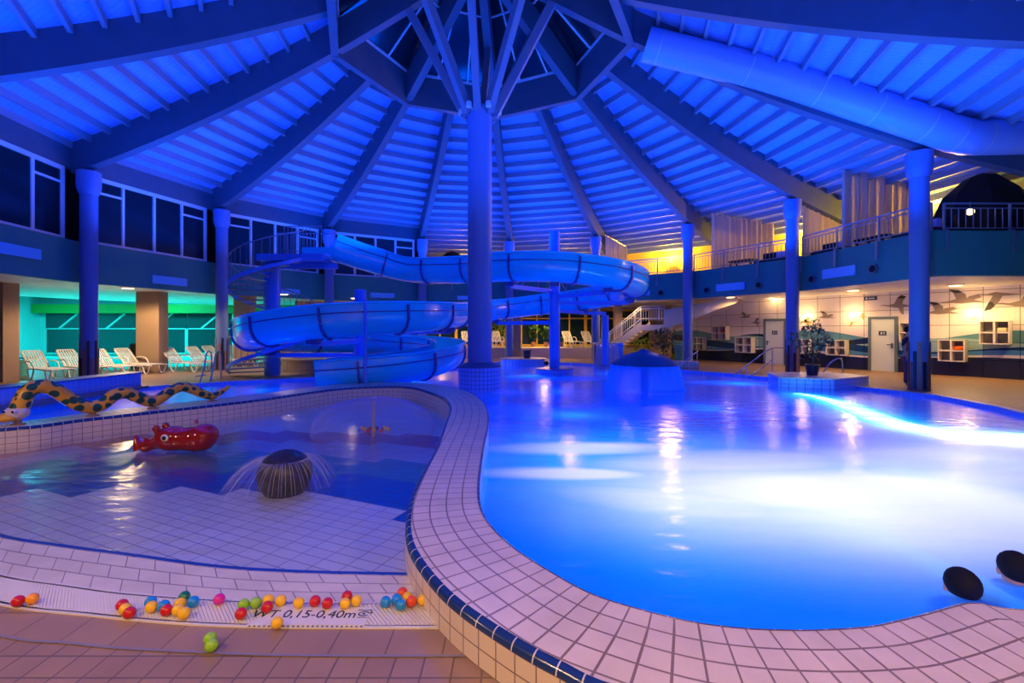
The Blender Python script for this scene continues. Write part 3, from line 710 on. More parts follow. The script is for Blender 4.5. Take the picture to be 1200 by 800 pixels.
# fascia below windows continues; roof edge closing wall on the left above windows
# mural wall
WA = Vector((9.8, 27.6, 0)); WD = Vector((.526, -.851, 0)).normalized(); WN = Vector((WD.y, -WD.x, 0))
if WN.x > 0: WN = -WN
def wall_s(px):
    t = (px-600)/F; return (t*WA.y-WA.x)/(WD.x-t*WD.y)
def wall_p(px, py, off=0.0):
    s = wall_s(px); p = WA+WD*s; return Vector((p.x, p.y, EYE+(HY-py)/F*p.y))+WN*off
def mural_mat():
    m = bpy.data.materials.new('mural_panels'); m.use_nodes = True; nt = m.node_tree; b = nt.nodes['Principled BSDF']; b.inputs['Roughness'].default_value = .25
    g = nt.nodes.new('ShaderNodeUVMap'); sp = nt.nodes.new('ShaderNodeSeparateXYZ'); nt.links.new(g.outputs[0], sp.inputs[0])
    def M(op, a, b_, c=None):
        n = nt.nodes.new('ShaderNodeMath'); n.operation = op
        for i, v in enumerate((a, b_, c)):
            if v is None: continue
            if isinstance(v, (int, float)): n.inputs[i].default_value = v
            else: nt.links.new(v, n.inputs[i])
        return n.outputs[0]
    u, v = sp.outputs[0], sp.outputs[1]
    def wave(base, amp, freq, ph): return M('MULTIPLY_ADD', M('SINE', M('MULTIPLY_ADD', u, freq, ph), 0), amp, base)
    col = None
    def over(prev, mask, c):
        mx = nt.nodes.new('ShaderNodeMix'); mx.data_type = 'RGBA'; nt.links.new(mask, mx.inputs[0])
        if isinstance(prev, tuple): mx.inputs[6].default_value = (*prev, 1)
        else: nt.links.new(prev, mx.inputs[6])
        mx.inputs[7].default_value = (*c, 1); return mx.outputs[2]
    cream = (.82, .74, .68)
    c = over(cream, M('LESS_THAN', v, wave(1.45, .22, .95, .4)), (.10, .26, .30))
    c = over(c, M('LESS_THAN', v, wave(1.28, .20, 1.1, 2.0)), (.015, .03, .07))
    c = over(c, M('LESS_THAN', v, wave(1.20, .18, .8, 4.0)), (.30, .48, .46))
    c = over(c, M('LESS_THAN', v, wave(.98, .14, 1.0, 5.5)), (.012, .05, .14))
    c = over(c, M('LESS_THAN', v, wave(.84, .15, .9, 1.2)), (.08, .28, .50))
    c = over(c, M('LESS_THAN', v, wave(.70, .12, .8, 2.6)), (.78, .72, .66))
    c = over(c, M('LESS_THAN', v, wave(.62, .10, .8, 2.9)), (.015, .02, .045))
    br = nt.nodes.new('ShaderNodeTexBrick'); br.offset = 0; br.inputs['Scale'].default_value = 1; br.inputs['Brick Width'].default_value = .9; br.inputs['Row Height'].default_value = .62
    br.inputs['Mortar Size'].default_value = .012; br.inputs['Color1'].default_value = (1, 1, 1, 1); br.inputs['Color2'].default_value = (1, 1, 1, 1); br.inputs['Mortar'].default_value = (.35, .3, .3, 1)
    nt.links.new(g.outputs[0], br.inputs['Vector'])
    mx = nt.nodes.new('ShaderNodeMix'); mx.data_type = 'RGBA'; mx.blend_type = 'MULTIPLY'; mx.inputs[0].default_value = 1
    nt.links.new(c, mx.inputs[6]); nt.links.new(br.outputs['Color'], mx.inputs[7]); nt.links.new(mx.outputs[2], b.inputs['Base Color'])
    return m
p0 = WA-WD*.3; p1 = WA+WD*20.5
wr = struct(wall_strip([p0, p1], 0, 3.25, 'wall_right', mural_mat()))
# back walls
M_beige = mat('beige_wall', (.62, .48, .36), .7)
struct(wall_strip([Vector((-11.4, 24.2, 0)), Vector((-9.2, 31.5, 0)), Vector((9.9, 31.5, 0)), Vector((9.9, 27.4, 0))], 0, 3.25, 'wall_back', M_beige))
struct(wall_strip([Vector((-30, 29.3, 0)), Vector((-11.35, 29.3, 0)), Vector((-11.35, 24.2, 0))], 0, 4.2, 'wall_left', M_teal))
struct(wall_strip([Vector((-30, 5, 0)), Vector((-30, 29.3, 0))], -.1, 4.2, 'wall_far_left', M_teal))
# green band (painted fascia in the turquoise room) and its ceiling
m = MB(); m.box((-20.6, 28.9, 3.0), (18.6, .5, .55)); struct(m.build('trim_%d' % tn, M_green)); tn += 1
# outer dark shells so that nothing is open to the sky
struct(wall_strip([pol(16.2, a) for a in range(-112, -16, 6)], 4.2, 8.4, 'wall_upper_left', M_night))
struct(wall_strip([Vector((26, -5, 0)), Vector((26, 36, 0))], 0, 9, 'wall_far_right', M_night))
struct(wall_strip([Vector((-31, -3.8, 0)), Vector((25, -3.8, 0))], 0, 4.2, 'wall_front', M_pillar))
# terrace at the back
m = MB(); m.prism([(-8.6, 27.2), (5.2, 27.2), (5.2, 31.4), (-8.6, 31.4)], 0, .62); struct(m.build('floor_5', M_beige))
# back windows
for i in range(8):
    x0 = -8.2+i*2.2
    w = bpy.data.objects.new('window_%d' % wn, None); COL.objects.link(w); w.location = (x0+1.1, 31.35, .7); struct(w); wn += 1
    f = MB(); z0, z1 = .66, 3.0
    for x in (x0+.05, x0+2.15, x0+1.1): f.box((x, 31.35, (z0+z1)/2), (.09, .1, z1-z0))
    for z in (z0, 2.45, z1): f.box((x0+1.1, 31.35, z), (2.2, .1, .08))
    f.build('window_frame', M_ochre, w); g = MB(); g.box((x0+1.1, 31.38, (z0+z1)/2), (2.1, .02, z1-z0)); g.build('pane', M_glassd, w)
# windows and door of the turquoise room
for i in range(4):
    x0 = -29.6+i*3.0
    w = bpy.data.objects.new('window_%d' % wn, None); COL.objects.link(w); w.location = (x0+1.5, 29.2, .2); struct(w); wn += 1
    f = MB(); z0, z1 = .2, 2.72
    for x in (x0+.05, x0+2.95): f.box((x, 29.2, (z0+1.75)/2), (.08, .1, 1.75-z0))
    for z in (z0, 1.75): f.box((x0+1.5, 29.2, z), (2.9, .1, .07))
    f.bar((x0+.9, 29.2, 1.75), (x0+2.1, 29.2, z1), .09, .1)
    f.build('window_frame', M_teal, w); g = MB(); g.box((x0+1.5, 29.24, (z0+z1)/2), (2.95, .02, z1-z0)); g.build('pane', mat('teal_glass', (.01, .06, .06), .2), w)
dr = bpy.data.objects.new('door_1', None); COL.objects.link(dr); dr.location = (-16.6, 29.1, 0); struct(dr)
f = MB()
for x in (-17.6, -16.7, -15.9, -15.0, -14.6): f.box((x, 29.1, 1.35), (.09, .12, 2.7))
for z in (2.1, 2.68, .1): f.box((-16.1, 29.1, z), (3.0, .12, .08))
f.build('door_frame', mat('teal_frame', (.3, .75, .7), .4), dr); g = MB(); g.box((-16.1, 29.15, 1.4), (3.0, .02, 2.6)); g.build('pane', mat('dark_green_glass', (.01, .10, .03), .2), dr)
# pillars under the gallery
def pillar(x, y, w, label):
    m = MB(); m.box((x, y, 1.61), (w, .5, 3.22)); o = m.build('pillar', M_pillar); tag(o, label, 'pillar'); return o
pillar(-16.8, 15.05, .9, 'square brown pillar at the left edge of the picture'); pillar(-14.6, 18.7, .92, 'square brown pillar between the two pairs of white loungers')
pillar(-12.35, 21.3, .75, 'square brown pillar just left of the spiral stair')
pillar(.3, 27.0, .45, 'slim brown pillar behind the round tiled island'); pillar(6.2, 27.0, .42, 'slim brown pillar in front of the lower stair flight')
# slatted screen by the stair
sc = thing('slatted_screen', 'tall screen of vertical timber slats left of the spiral stair foot', 'screen', (-11.6, 22.6, 0))
for k in range(9): m = MB(); m.box((-12.0+k*.16, 22.8, 1.2), (.12, .05, 2.4)); m.build('slat', mat('slat_wood_%d' % (k % 3), (.5-.06*(k % 3), .36-.05*(k % 3), .22), .6), sc)
# ceiling lights
def downlight(p, power, label, col=CREAM, target=None, globe=False):
    t = thing('wall_lamp' if globe else 'ceiling_light', label, 'lamp', p)
    m = MB()
    if globe: m.sphere(p, .12)
    else: m.lathe([(.02, -.035), (.16, -.03), (.19, 0.0)], Vector(p)+Vector((0, 0, .0)), 20)
    m.build('lamp_shade', mat('lamp_glow', col, .5, emit=col, estr=9 if not globe else 14), t, True)
    m = MB(); m.lathe([(.2, -.015), (.23, -.01), (.23, .015)], Vector(p)+Vector((0, 0, 0)), 20); m.build('lamp_rim', M_white, t)
    l = lamp('POINT', 'lamp_light', (0, 0, 0), power, col, .1) if globe else lamp('SPOT', 'lamp_light', (0, 0, -.06), power, col, .12, (0, 0, -5), 164, .35)
    l.parent = t
    if globe: l.location = (0, 0, .28)
    return t
ZL = ZG0
for px, Y, P, lab in ((150, 16.6, 700, 'bright round ceiling light above the left loungers'), (332, 19.5, 260, 'round ceiling light seen behind the spiral stair'), (735, 24.6, 170, 'round ceiling light above the foot of the staircase')):
    z = ZL; downlight(((px-600)/F*Y, Y, z), P, lab)
downlight((0.2, -.9, ZL), 640, 'round ceiling light behind the viewer above the near deck', (1, .62, .28))
downlight((3.6, -.4, ZL), 520, 'round ceiling light behind the viewer above the right coping', (1, .62, .34))
downlight((-3.6, .4, ZL), 380, 'round ceiling light behind the viewer above the left deck', (1, .66, .46))
downlight((-8.2, 2.2, ZL), 480, 'added unseen ceiling light beyond the left edge, brightening the paddling pool', (1, .66, .46))  # unseen lamp added to brighten the paddling pool floor
downlight((2.0, 28.0, ZL), 650, 'round ceiling light above the back terrace', (1, .62, .16))
downlight((-4.2, 28.0, ZL), 600, 'round ceiling light at the left end of the back terrace', (1, .62, .16))
downlight((-7.5, 22.0, ZL), 380, 'round ceiling light above the hot tub deck', (1, .62, .2))
# mural wall lamps
for i, (px, py, lab) in enumerate(((909, 352, 'wall lamp between the two geese and the left door'), (945, 372, 'wall lamp behind the potted fig'), (1001, 371, 'wall lamp left of the right door'), (1141, 369, 'wall lamp below the four flying cranes'))):
    p = wall_p(px, py, .14); t = thing('wall_lamp', 'small glowing '+lab, 'lamp', p)
    m = MB(); m.sphere(p, .07); m.build('lamp_shade', mat('amber_glow', (1, .7, .3), .5, emit=(1, .66, .22), estr=18), t, True)
    m = MB(); m.bar(p, p-WN*.13, .05, .05); m.build('bracket', M_steel, t)
    l = lamp('POINT', 'lamp_light', WN*.25+Vector((0, 0, .1)), 30, (1, .60, .22), .08); l.parent = t
for px, Y, P in ((856, 21.3, 70), (1000, 17.6, 260), (1120, 15.6, 260), (1230, 14.4, 230)):
    downlight(((px-600)/F*Y, Y, ZL), P, 'flush ceiling light over the mural walkway, %s' % {856: 'the one nearest the stair', 1000: 'before the right door', 1120: 'behind the nearest column', 1230: 'beyond the right edge'}[px], (1, .60, .20))
# warm gallery lamps
for th, P, lab in ((38, 130, 'glowing round wall lamp on the yellow gallery wall above the stair'), (-8, 90, 'gallery wall lamp behind the upper flume'), (16, 60, 'gallery wall lamp hidden behind the slide column'), (62, 100, 'gallery wall lamp behind the middle curtain'), (80, 100, 'gallery wall lamp behind the tall right curtain'), (98, 110, 'gallery wall lamp behind the dark dome tent')):
    p = pol(16.6, th, 5.7) if th != 98 else Vector((17.6, 16.2, 5.6)); downlight(p, P*5, lab, (1, .56, .04), globe=True)
# turquoise light of the left pool room
for x, y in ((-27, 25), (-21, 26), (-15.5, 26)):
    lamp('AREA', 'turquoise_ceiling_light', (x, y, 3.9), 560, (.05, .8, 1.0), 2.0, (x, y, 0))
# under-water lamps of the turquoise pool
lamp('POINT', 'underwater_lamp', (-16.5, 23.6, -.5), 90, (.3, 1, .9), .1); lamp('POINT', 'underwater_lamp', (-20, 22.4, -.5), 90, (.3, 1, .9), .1)
# under-water lamps of the large pool: white bubble plumes and blue body light
for x, y, P, c in ((3.2, 5.2, 150, (.80, .74, 1)), (4.9, 5.6, 150, (.80, .74, 1)), (6.6, 6.4, 150, (.72, .68, 1)), (1.6, 4.7, 110, (.78, .72, 1)), (1.2, 7.0, 120, (.78, .72, 1)), (2.9, 7.4, 90, (.64, .62, 1)), (8.2, 8.0, 70, (.64, .60, 1)), (3.3, 4.1, 90, (.72, .68, 1)), (.9, 5.8, 75, (.75, .7, 1)), (5.2, 4.5, 80, (.7, .66, 1))):
    lamp('SPOT', 'underwater_lamp', (x, y, -1.28), P*.46, c, .10, (x, y, 5), 150, .6)
for x, y, P in ((1.2, 3.6, 60), (3.4, 3.0, 60), (6, 3.2, 60), (1.3, 9.6, 110), (4.5, 10.5, 130), (8.0, 11.5, 130), (1.2, 13.4, 110), (4.2, 14.6, 120), (7.6, 15.2, 110), (.6, 18, 130), (4, 19, 120), (-1, 22, 100), (-4.3, 11.2, 110), (-7.6, 10.6, 110), (-9.2, 8.4, 90), (-7.4, 13.6, 90), (-3.2, 15.6, 100)):
    lamp('POINT', 'underwater_lamp', (x, y, -1.15 if y < 4 else -.6), P*(.5 if y < 4 else .45), (.0, .22 if y < 9 else .12, 1), .04)
# lit edge of the submerged bench, shown by an added strip glowing from below
st_px = [(932,460.5),(945,462.5),(962,466),(985,473),(1010,482),(1035,492),(1065,500),(1100,506),(1150,511),(1200,514),(1260,516)]
C = smooth_curve([gp(x, y, ZW+.012) for x, y in st_px], 8); C = resample(C, .1); wdt = [.12+.36*min(1, i/60) for i in range(len(C))]
M_lit_edge = mat('translucent_white', (.85, .88, 1), .5); nt = M_lit_edge.node_tree
tl = nt.nodes.new('ShaderNodeBsdfTranslucent'); tl.inputs[0].default_value = (.93, .90, 1, 1); nt.links.new(tl.outputs[0], nt.nodes['Material Output'].inputs[0])
fl_ = strip('lit_edge_strip', [[c+nrm(C, i)*wdt[i] for i, c in enumerate(C)], [c-nrm(C, i)*wdt[i] for i, c in enumerate(C)]], M_lit_edge, [0, 1])
tag(fl_, 'bright curved white strip added for the lit edge of the submerged bench, right side of the pool', 'lit strip', kind='stuff')
for i in range(4, len(C), 7):
    lamp('AREA', 'bench_lamp', tuple(C[i]+Vector((0, 0, -.35))), 9+8*wdt[i]*3, (1, .86, .95), .3, tuple(C[i]+Vector((0, 0, 3))))
# ================================================================== fascia panels, nozzles
def fascia_at(px, py):
    """point on the inner face of the gallery parapet seen at this bearing"""
    t = (px-600)/F
    best = None
    segs = [(gv(k), gv(k+1)) for k in bays]+[(wing-Vector((.05, .1, 0)), Vector((24, wing.y-.1, 0)))]
    for a, b in segs:
        d = b-a; den = d.x-t*d.y
        if abs(den) < 1e-6: continue
        s = (t*a.y-a.x)/den
        if -1e-3 <= s <= 1.001:
            p = a+d*s
            if p.y > 6: best = (p, d.normalized()); break
    p, d = best; n = Vector((d.y, -d.x, 0)); 
    if (p-Vector((CX, CY, 0))).dot(n) > 0: n = -n
    return Vector((p.x, p.y, EYE+(HY-py)/F*p.y)), d, n
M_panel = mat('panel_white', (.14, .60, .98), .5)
for px0, px1, py, hh, lab in ((-30, 46, 304, .30, 'white rectangular panel on the parapet at the left edge'), (178, 218, 329, .30, 'white rectangular panel on the parapet left of the spiral stair'), (329, 351, 342, .26, 'white rectangular panel behind the spiral stair column'),
                              (434, 462, 346, .26, 'white rectangular panel above the lower slide loop'), (536, 549, 349, .22, 'white panel just left of the central column'), (746, 762, 343, .26, 'small white panel right of the upper slide loop'), (840, 873, 336, .32, 'white rectangular panel above the staircase'), (965, 1003, 319, .34, 'white rectangular panel left of the nearest right column')):
    a, d, n = fascia_at(px0, py); b, d2, n2 = fascia_at(px1, py); zz = (a.z+b.z)/2 if abs(a.z-b.z) < .6 else a.z
    if px0 < 0: zz = 3.85
    a.z = b.z = min(max(zz, 3.5), 4.2)
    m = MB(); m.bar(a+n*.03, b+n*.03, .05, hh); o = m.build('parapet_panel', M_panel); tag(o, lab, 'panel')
for px, py, lab in ((775, 343, 'right of the upper slide loop'), (829, 340, 'left of the panel above the staircase'), (890, 334, 'left of the column behind the planter'), (953, 327, 'between that column and the long panel'), (1025, 315, 'next to the nearest right column')):
    a, d, n = fascia_at(px, py); t = thing('air_nozzle', 'round dark air outlet in the parapet, '+lab, 'air outlet', a)
    m = MB(); m.tube([a+n*.0, a+n*.09], .15, 20); m.build('outlet_ring', mat('outlet_grey', (.12, .16, .2), .5), t, True)
    m = MB(); m.tube([a+n*.06, a+n*.1], .11, 20); m.build('outlet_core', M_black, t, True)
# ================================================================== gallery railings
def railing(a, b, label, h=.78, inset=.08, nin=None, step=.16):
    a = Vector(a); b = Vector(b); d = (b-a).normalized(); L = (b-a).length; n = nin or Vector((0, 0, 0))
    t = thing('railing', label, 'railing', a)
    for z, r in ((h, .028), (h-.13, .018), (.09, .018)):
        m = MB(); m.tube([a+Vector((0, 0, z)), b+Vector((0, 0, z))], r, 8); m.build('rail', M_rail, t, True)
    k = max(1, round(L/1.7))
    for i in range(k+1):
        p = a+d*(L*i/k); m = MB(); m.box(p+Vector((0, 0, h/2)), (.05, .05, h)); m.box(p+n*.09+Vector((0, 0, -.28)), (.07, .05, .62), math.atan2(d.y, d.x)); m.build('post', M_rail, t)
    nb = int(L/step)
    for i in range(1, nb):
        p = a+d*(L*i/nb); m = MB(); m.box(p+Vector((0, 0, (h-.13+.09)/2)), (.02, .02, h-.22)); m.build('baluster', M_rail, t)
    return t
rn = ['left of the central column', 'right of the central column behind the flume', 'behind the slide support', 'above the staircase beside the first curtain', 'in front of the middle curtain', 'leading up to the nearest right column']
for j, k in enumerate((3, 4, 5, 6, 7)):
    a, b = gv(k)+Vector((0, 0, 4.5)), gv(k+1)+Vector((0, 0, 4.5)); d = (b-a).normalized(); n = Vector((d.y, -d.x, 0)); n = -n if ((a+b)/2-Vector((CX, CY, 4.5))).dot(n) > 0 else n
    railing(a+d*.1, b-d*.1, 'metal gallery railing '+rn[j if j < 5 else 5], nin=n)
railing((wing.x+.25, wing.y, 4.45), (19.5, wing.y, 4.45), 'metal gallery railing in front of the dark dome tent', nin=Vector((0, -1, 0)), step=.2)
# ================================================================== ventilation duct
dct = thing('ventilation_duct', 'thick white ventilation duct running under the right side of the roof', 'duct', (9, 13.4, 7.5))
dp = [at(757, 52, 13.3), at(900, 88, 13.0), at(1010, 122, 12.7), at(1085, 146, 12.5), at(1125, 159, 12.4), at(1160, 161, 12.4), at(1320, 158, 12.4)]
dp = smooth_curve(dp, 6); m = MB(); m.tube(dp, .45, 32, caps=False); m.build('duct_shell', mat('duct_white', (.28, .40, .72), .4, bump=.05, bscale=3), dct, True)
m = MB(); m.tube([dp[0]+(dp[1]-dp[0])*.03, dp[0]+(dp[1]-dp[0])*.05], .44, 32); m.build('duct_mouth', mat('duct_inner', (.45, .5, .6), .5), dct)
for i in (1, 5, 9, 13, 18, 23, 29):
    d = (dp[i+1]-dp[i]).normalized(); m = MB(); m.tube([dp[i]-d*.02, dp[i]+d*.02], .458, 32, caps=False); m.build('duct_seam', mat('seam_grey', (.5, .56, .62), .5), dct, True)
for i in (8, 16, 24):
    m = MB(); m.tube([dp[i]+Vector((0, 0, .4)), Vector((dp[i].x, dp[i].y, zt((dp[i]-Vector((CX, CY, dp[i].z))).length)))], .012, 6); m.build('duct_hanger', M_steel, dct)
# ================================================================== curtains
def curtain(p, q, ztop0, ztop1, zbot, label):
    p = Vector(p); q = Vector(q); d = (q-p); L = d.length; d.normalize(); n = Vector((d.y, -d.x, 0)); N = int(L/.018)
    rows = []
    for z in (0, 1):
        for s in (.012, -.012):
            pass
    A = []; B = []; A2 = []; B2 = []
    for i in range(N+1):
        x = L*i/N; w = .07*math.sin(x*2*PI/.26+.8*math.sin(x*3.1))+.03*math.sin(x*2*PI/.71+1)
        zt_ = ztop0+(ztop1-ztop0)*i/N
        P = Vector((p.x, p.y, 0))+d*x; A.append(P+n*w+Vector((0, 0, zt_))); B.append(P+n*w*1.2+Vector((0, 0, zbot)))
        A2.append(A[-1]+n*.01); B2.append(B[-1]+n*.01)
    t = thing('curtain', label, 'curtain', (p.x, p.y, zbot))
    m = MB(); m.loft([[a, b, b2, a2] for a, b, b2, a2 in zip(A, B, B2, A2)]); m.build('drape', M_curtain, t, True)
    m = MB(); m.tube([Vector((p.x, p.y, ztop0+.04)), Vector((q.x, q.y, ztop1+.04))], .02, 8); m.build('curtain_rod', M_steel, t, True)
curtain(pol(13.0, 52.5), pol(15.6, 59), 7.12, 6.68, 4.32, 'long pale curtain on the gallery above the staircase')
curtain(pol(13.1, 70.5), pol(15.6, 70.5), 6.75, 6.5, 4.32, 'golden-lit curtain on the gallery behind the column with the fig')
curtain(pol(13.0, 78), pol(15.6, 80.5), 7.38, 7.0, 4.32, 'tallest pale curtain on the gallery, left of the nearest right column')
curtain(pol(13.2, 27.5), pol(15.4, 30), 6.9, 6.5, 4.32, 'small pale curtain glimpsed above the upper slide loop')
# dark dome tent
tc_ = Vector((14.62, 14.35, 4.3)); tt = thing('dome_tent', 'black faceted dome tent on the right gallery with a glowing lantern before it', 'tent', tc_)
m = MB(); prof = [(1.3, 0), (1.25, .7), (.92, 1.6), (.4, 2.12), (.05, 2.25)]
m.loft([[tc_+Vector((r*math.cos(2*PI*k/8+.2), r*math.sin(2*PI*k/8+.2), z)) for k in range(8)] for r, z in prof]); m.build('tent_skin', M_black, tt)
m = MB(); m.lathe([(1.32, .0), (1.32, .06)], tc_, 8); m.build('base_ring', M_black, tt)
t2 = pol(15.2, 8.5-24, 4.3); 
t2 = thing('dome_tent', 'small tip of a dark dome tent seen above the upper flume', 'tent', pol(15.0, -10.5, 4.3)); m = MB(); m.loft([[t2.location+Vector((r*math.cos(2*PI*k/8+.2), r*math.sin(2*PI*k/8+.2), z)) for k in range(8)] for r, z in prof]); m.build('tent_skin', M_black, t2)
lp = at(1137, 248, 13.3); ln_ = thing('lantern', 'small glowing lantern hanging before the black dome tent', 'lamp', lp)
m = MB(); m.sphere(lp, .10); m.build('lamp_shade', mat('lantern_glow', (1, .8, .5), .5, emit=(1, .66, .3), estr=3), ln_, True); m = MB(); m.tube([lp+Vector((0, 0, .1)), lp+Vector((0, 0, .28))], .015, 6); m.build('handle', M_steel, ln_)
m = MB(); m.tube([lp-Vector((0, 0, .1)), Vector((lp.x, lp.y, 4.28))], .018, 6); m.build('stand', M_black, ln_)
# gallery furniture
def lounge_table(c, rz, label):
    t = thing('lounge_table', label, 'table', c, 0); m = MB(); m.box(c+Vector((0, 0, .5)), (1.1, .6, .06), rz); m.build('tabletop', M_black, t)
    for sx, sy in ((-1, -1), (1, -1), (1, 1), (-1, 1)):
        o = Matrix.Rotation(rz, 3, 'Z') @ Vector((sx*.48, sy*.24, .24)); m = MB(); m.box(c+o, (.06, .06, .48)); m.build('leg', M_black, t)
M_bluecube = mat('pale_blue_cushion', (.35, .5, .85), .7)
def sofa(c, rz, label, L=1.4):
    t = thing('lounge_sofa', label, 'sofa', c); R3 = Matrix.Rotation(rz, 3, 'Z')
    m = MB(); m.box(c+Vector((0, 0, .2)), (L, .75, .4), rz); m.build('seat', M_black, t, bevel=.03)
    m = MB(); m.box(c+R3 @ Vector((0, .32, .5)), (L, .14, .5), rz); m.build('backrest', M_black, t, bevel=.03)
    m = MB(); m.box(c+R3 @ Vector((L*.25, .0, .52)), (.45, .18, .34), rz); m.build('cushion', M_bluecube, t, bevel=.05)
for th, r, kind, lab in ((58.3, 13.4, 't', 'dark low table before the long pale curtain'), (64.2, 13.45, 's', 'dark lounge sofa right of the long pale curtain'), 
                       (74.5, 13.6, 's', 'dark lounge sofa with pale cushion between the two right curtains'), (82, 13.4, 't', 'dark low table under the tallest curtain'), (88.5, 13.5, 's', 'dark lounge sofa left of the nearest right column')):
    c = pol(r, th, 4.29); (lounge_table if kind == 't' else sofa)(c, -math.radians(th), lab)
# ================================================================== mural birds, shelves, doors, sign
M_bird = mat('mural_bird_grey', (.26, .20, .16), .5); M_birdd = mat('mural_bird_dark', (.03, .025, .02), .5); M_birdy = mat('mural_bird_ochre', (.42, .27, .06), .5)
def bird(px, py, span, label, pose=0, m_=None, flip=1, tip=True):
    c = wall_p(px, py, .012); s = span/F*c.y
    X = WD.copy()*-1*flip      # towards the left of the picture
    def P(u, v, o=0): return c+X*u*s+Vector((0, 0, v*s))+WN*o
    shapes = {0: ([(.62, .02), (.45, .05), (.3, .03), (.12, .09), (-.15, .06), (-.5, -.02), (-.3, -.06), (0, -.09), (.2, -.05), (.42, .01)], [(.12, .06), (.0, .33), (-.12, .42), (-.28, .36), (-.18, .2), (-.16, .04)], [(-.02, -.05), (-.1, -.3), (-.2, -.38), (-.2, -.2), (-.18, 0)]),
              1: ([(.62, -.06), (.42, -.03), (.25, .0), (.1, .06), (-.2, .04), (-.62, -.1), (-.3, -.08), (0, -.1), (.2, -.07), (.42, -.07)], [(.1, .03), (.18, .26), (.3, .38), (.05, .34), (-.12, .2), (-.14, .02)], [(-.1, .02), (-.2, .12), (-.42, .16), (-.5, .08), (-.3, .0)]),
              2: ([(.62, .2), (.45, .18), (.3, .17), (.1, .24), (-.1, .2), (-.55, .12), (-.2, .1), (.05, .1), (.25, .13), (.42, .14)], [(.12, .18), (.25, -.1), (.38, -.42), (.2, -.36), (0, -.1), (-.1, .14)], [])}[pose]
    t = thing('painted_bird', label, 'mural bird', c)
    for i, (nm, pl) in enumerate(zip(('body', 'wing', 'wing'), shapes)):
        if not pl: continue
        m = MB(); n = len(pl); o = .002*i; vs = [P(u, v, o) for u, v in pl]+[P(u, v, o+.004) for u, v in pl]
        bmv = m.add(vs, [tuple(range(n))[::-1], tuple(range(n, 2*n))]+[(k, (k+1) % n, n+(k+1) % n, n+k) for k in range(n)]); m.build(nm, m_ or M_bird, t)
    if tip and shapes[1]:
        w = shapes[1]; m = MB(); pl = [w[1], w[2], w[3], ((w[3][0]+w[4][0])/2, (w[3][1]+w[4][1])/2), ((w[1][0]*2+w[4][0])/3, (w[1][1]*2+w[4][1])/3)]; n = 5
        m.add([P(u, v, .008) for u, v in pl]+[P(u, v, .011) for u, v in pl], [tuple(range(n))[::-1], tuple(range(n, 2*n))]+[(k, (k+1) % n, n+(k+1) % n, n+k) for k in range(n)]); m.build('wing_tip', M_birdd, t)
bird(873, 371, 14, 'small grey goose flying left, painted above the left shelves', 1); bird(886, 378, 13, 'small grey goose with vertical wings, right of the first goose', 0)
bird(945, 377, 15, 'ochre painted goose behind the potted fig', 0, M_birdy, tip=False); bird(967, 371, 18, 'painted goose with raised wing above the potted fig', 1)
bird(999, 379, 9, 'lower of two small ochre birds left of the right door', 2, M_birdy, tip=False); bird(1010, 371, 11, 'upper of two small ochre birds left of the right door', 0, M_birdy, tip=False)
bird(1052, 358, 29, 'crane in flight with spread wings left of the nearest column', 0); bird(1100, 365, 32, 'crane with folded raised wings right of the nearest column', 1)
bird(1126, 352, 36, 'crane gliding left with dark wing tips, painted second right of the column', 1); bird(1171, 350, 34, 'crane with lowered wing near the right picture edge', 2); bird(1204, 356, 48, 'large crane with upright dark wing cut by the right picture edge', 0)
def cubby(px0, px1, py0, py1, label, content=None):
    """2x2 open box, front facing the hall"""
    a = wall_p(px0, py1); dep = .38; w = (wall_s(px1)-wall_s(px0))
    pc = wall_p((px0+px1)/2, (py0+py1)/2); h = (py1-py0)/F*pc.y; w = max(min(w, h*1.12), h*.9)
    s0 = wall_s(px0)+.05; base = WA+WD*s0; zb_ = EYE+(HY-py1)/F*pc.y; rz = math.atan2(WD.y, WD.x); t = thing('cubby_shelf', label, 'shelf', Vector((base.x, base.y, zb_)))
    def B(u, o, z, su, so, sz): 
        m = MB(); m.box(base+WD*u+WN*o+Vector((0, 0, zb_+z)), (su, so, sz), rz); return m
    for nm, m in (('side_panel', B(.015, dep/2, h/2, .03, dep, h)), ('side_panel', B(w-.015, dep/2, h/2, .03, dep, h)), ('top_panel', B(w/2, dep/2, h-.015, w, dep, .03)), ('bottom_panel', B(w/2, dep/2, .015, w, dep, .03)),
                  ('divider', B(w/2, dep/2, h/2, .05, dep, h-.04)), ('shelf_board', B(w/2, dep/2, h/2, w-.04, dep, .05)), ('back_panel', B(w/2, .01, h/2, w, .02, h))): m.build(nm, M_shelf if nm != 'back_panel' else M_shelf_shaded, t)
    if content:
        m = B(w*.74, dep*.6, h*.5+.1, .24, .2, .14); o = m.build('folded_towel', mat('towel_'+content[0], content[1], .9), None, bevel=.04); tag(o, content[2], 'towel')
for b in ((813, 831, 395, 410, 'white cube shelf, leftmost and low on the mural wall behind the column', None), (838, 858, 382, 398, 'white cube shelf hung higher, second from the left on the mural', ('red', (.6, .05, .05), 'red bundle in the high left cube shelf')),
          (865, 887, 395, 413, 'white cube shelf just left of the left mural door', None), (935, 951, 397, 414, 'white cube shelf behind the potted fig', None), (971, 996, 398, 416, 'white cube shelf right of the potted fig', None),
          (1056, 1082, 378, 401, 'white cube shelf half hidden behind the nearest right column', None), (1101, 1132, 398, 423, 'white cube shelf low right of the nearest column, orange bundle inside', ('orange', (.9, .16, .01), 'orange bundle inside the low right cube shelf')),
          (1149, 1184, 376, 403, 'white cube shelf highest on the far right of the mural', ('cream', (.8, .7, .45), 'cream bundle inside the highest right cube shelf'))): cubby(*b)
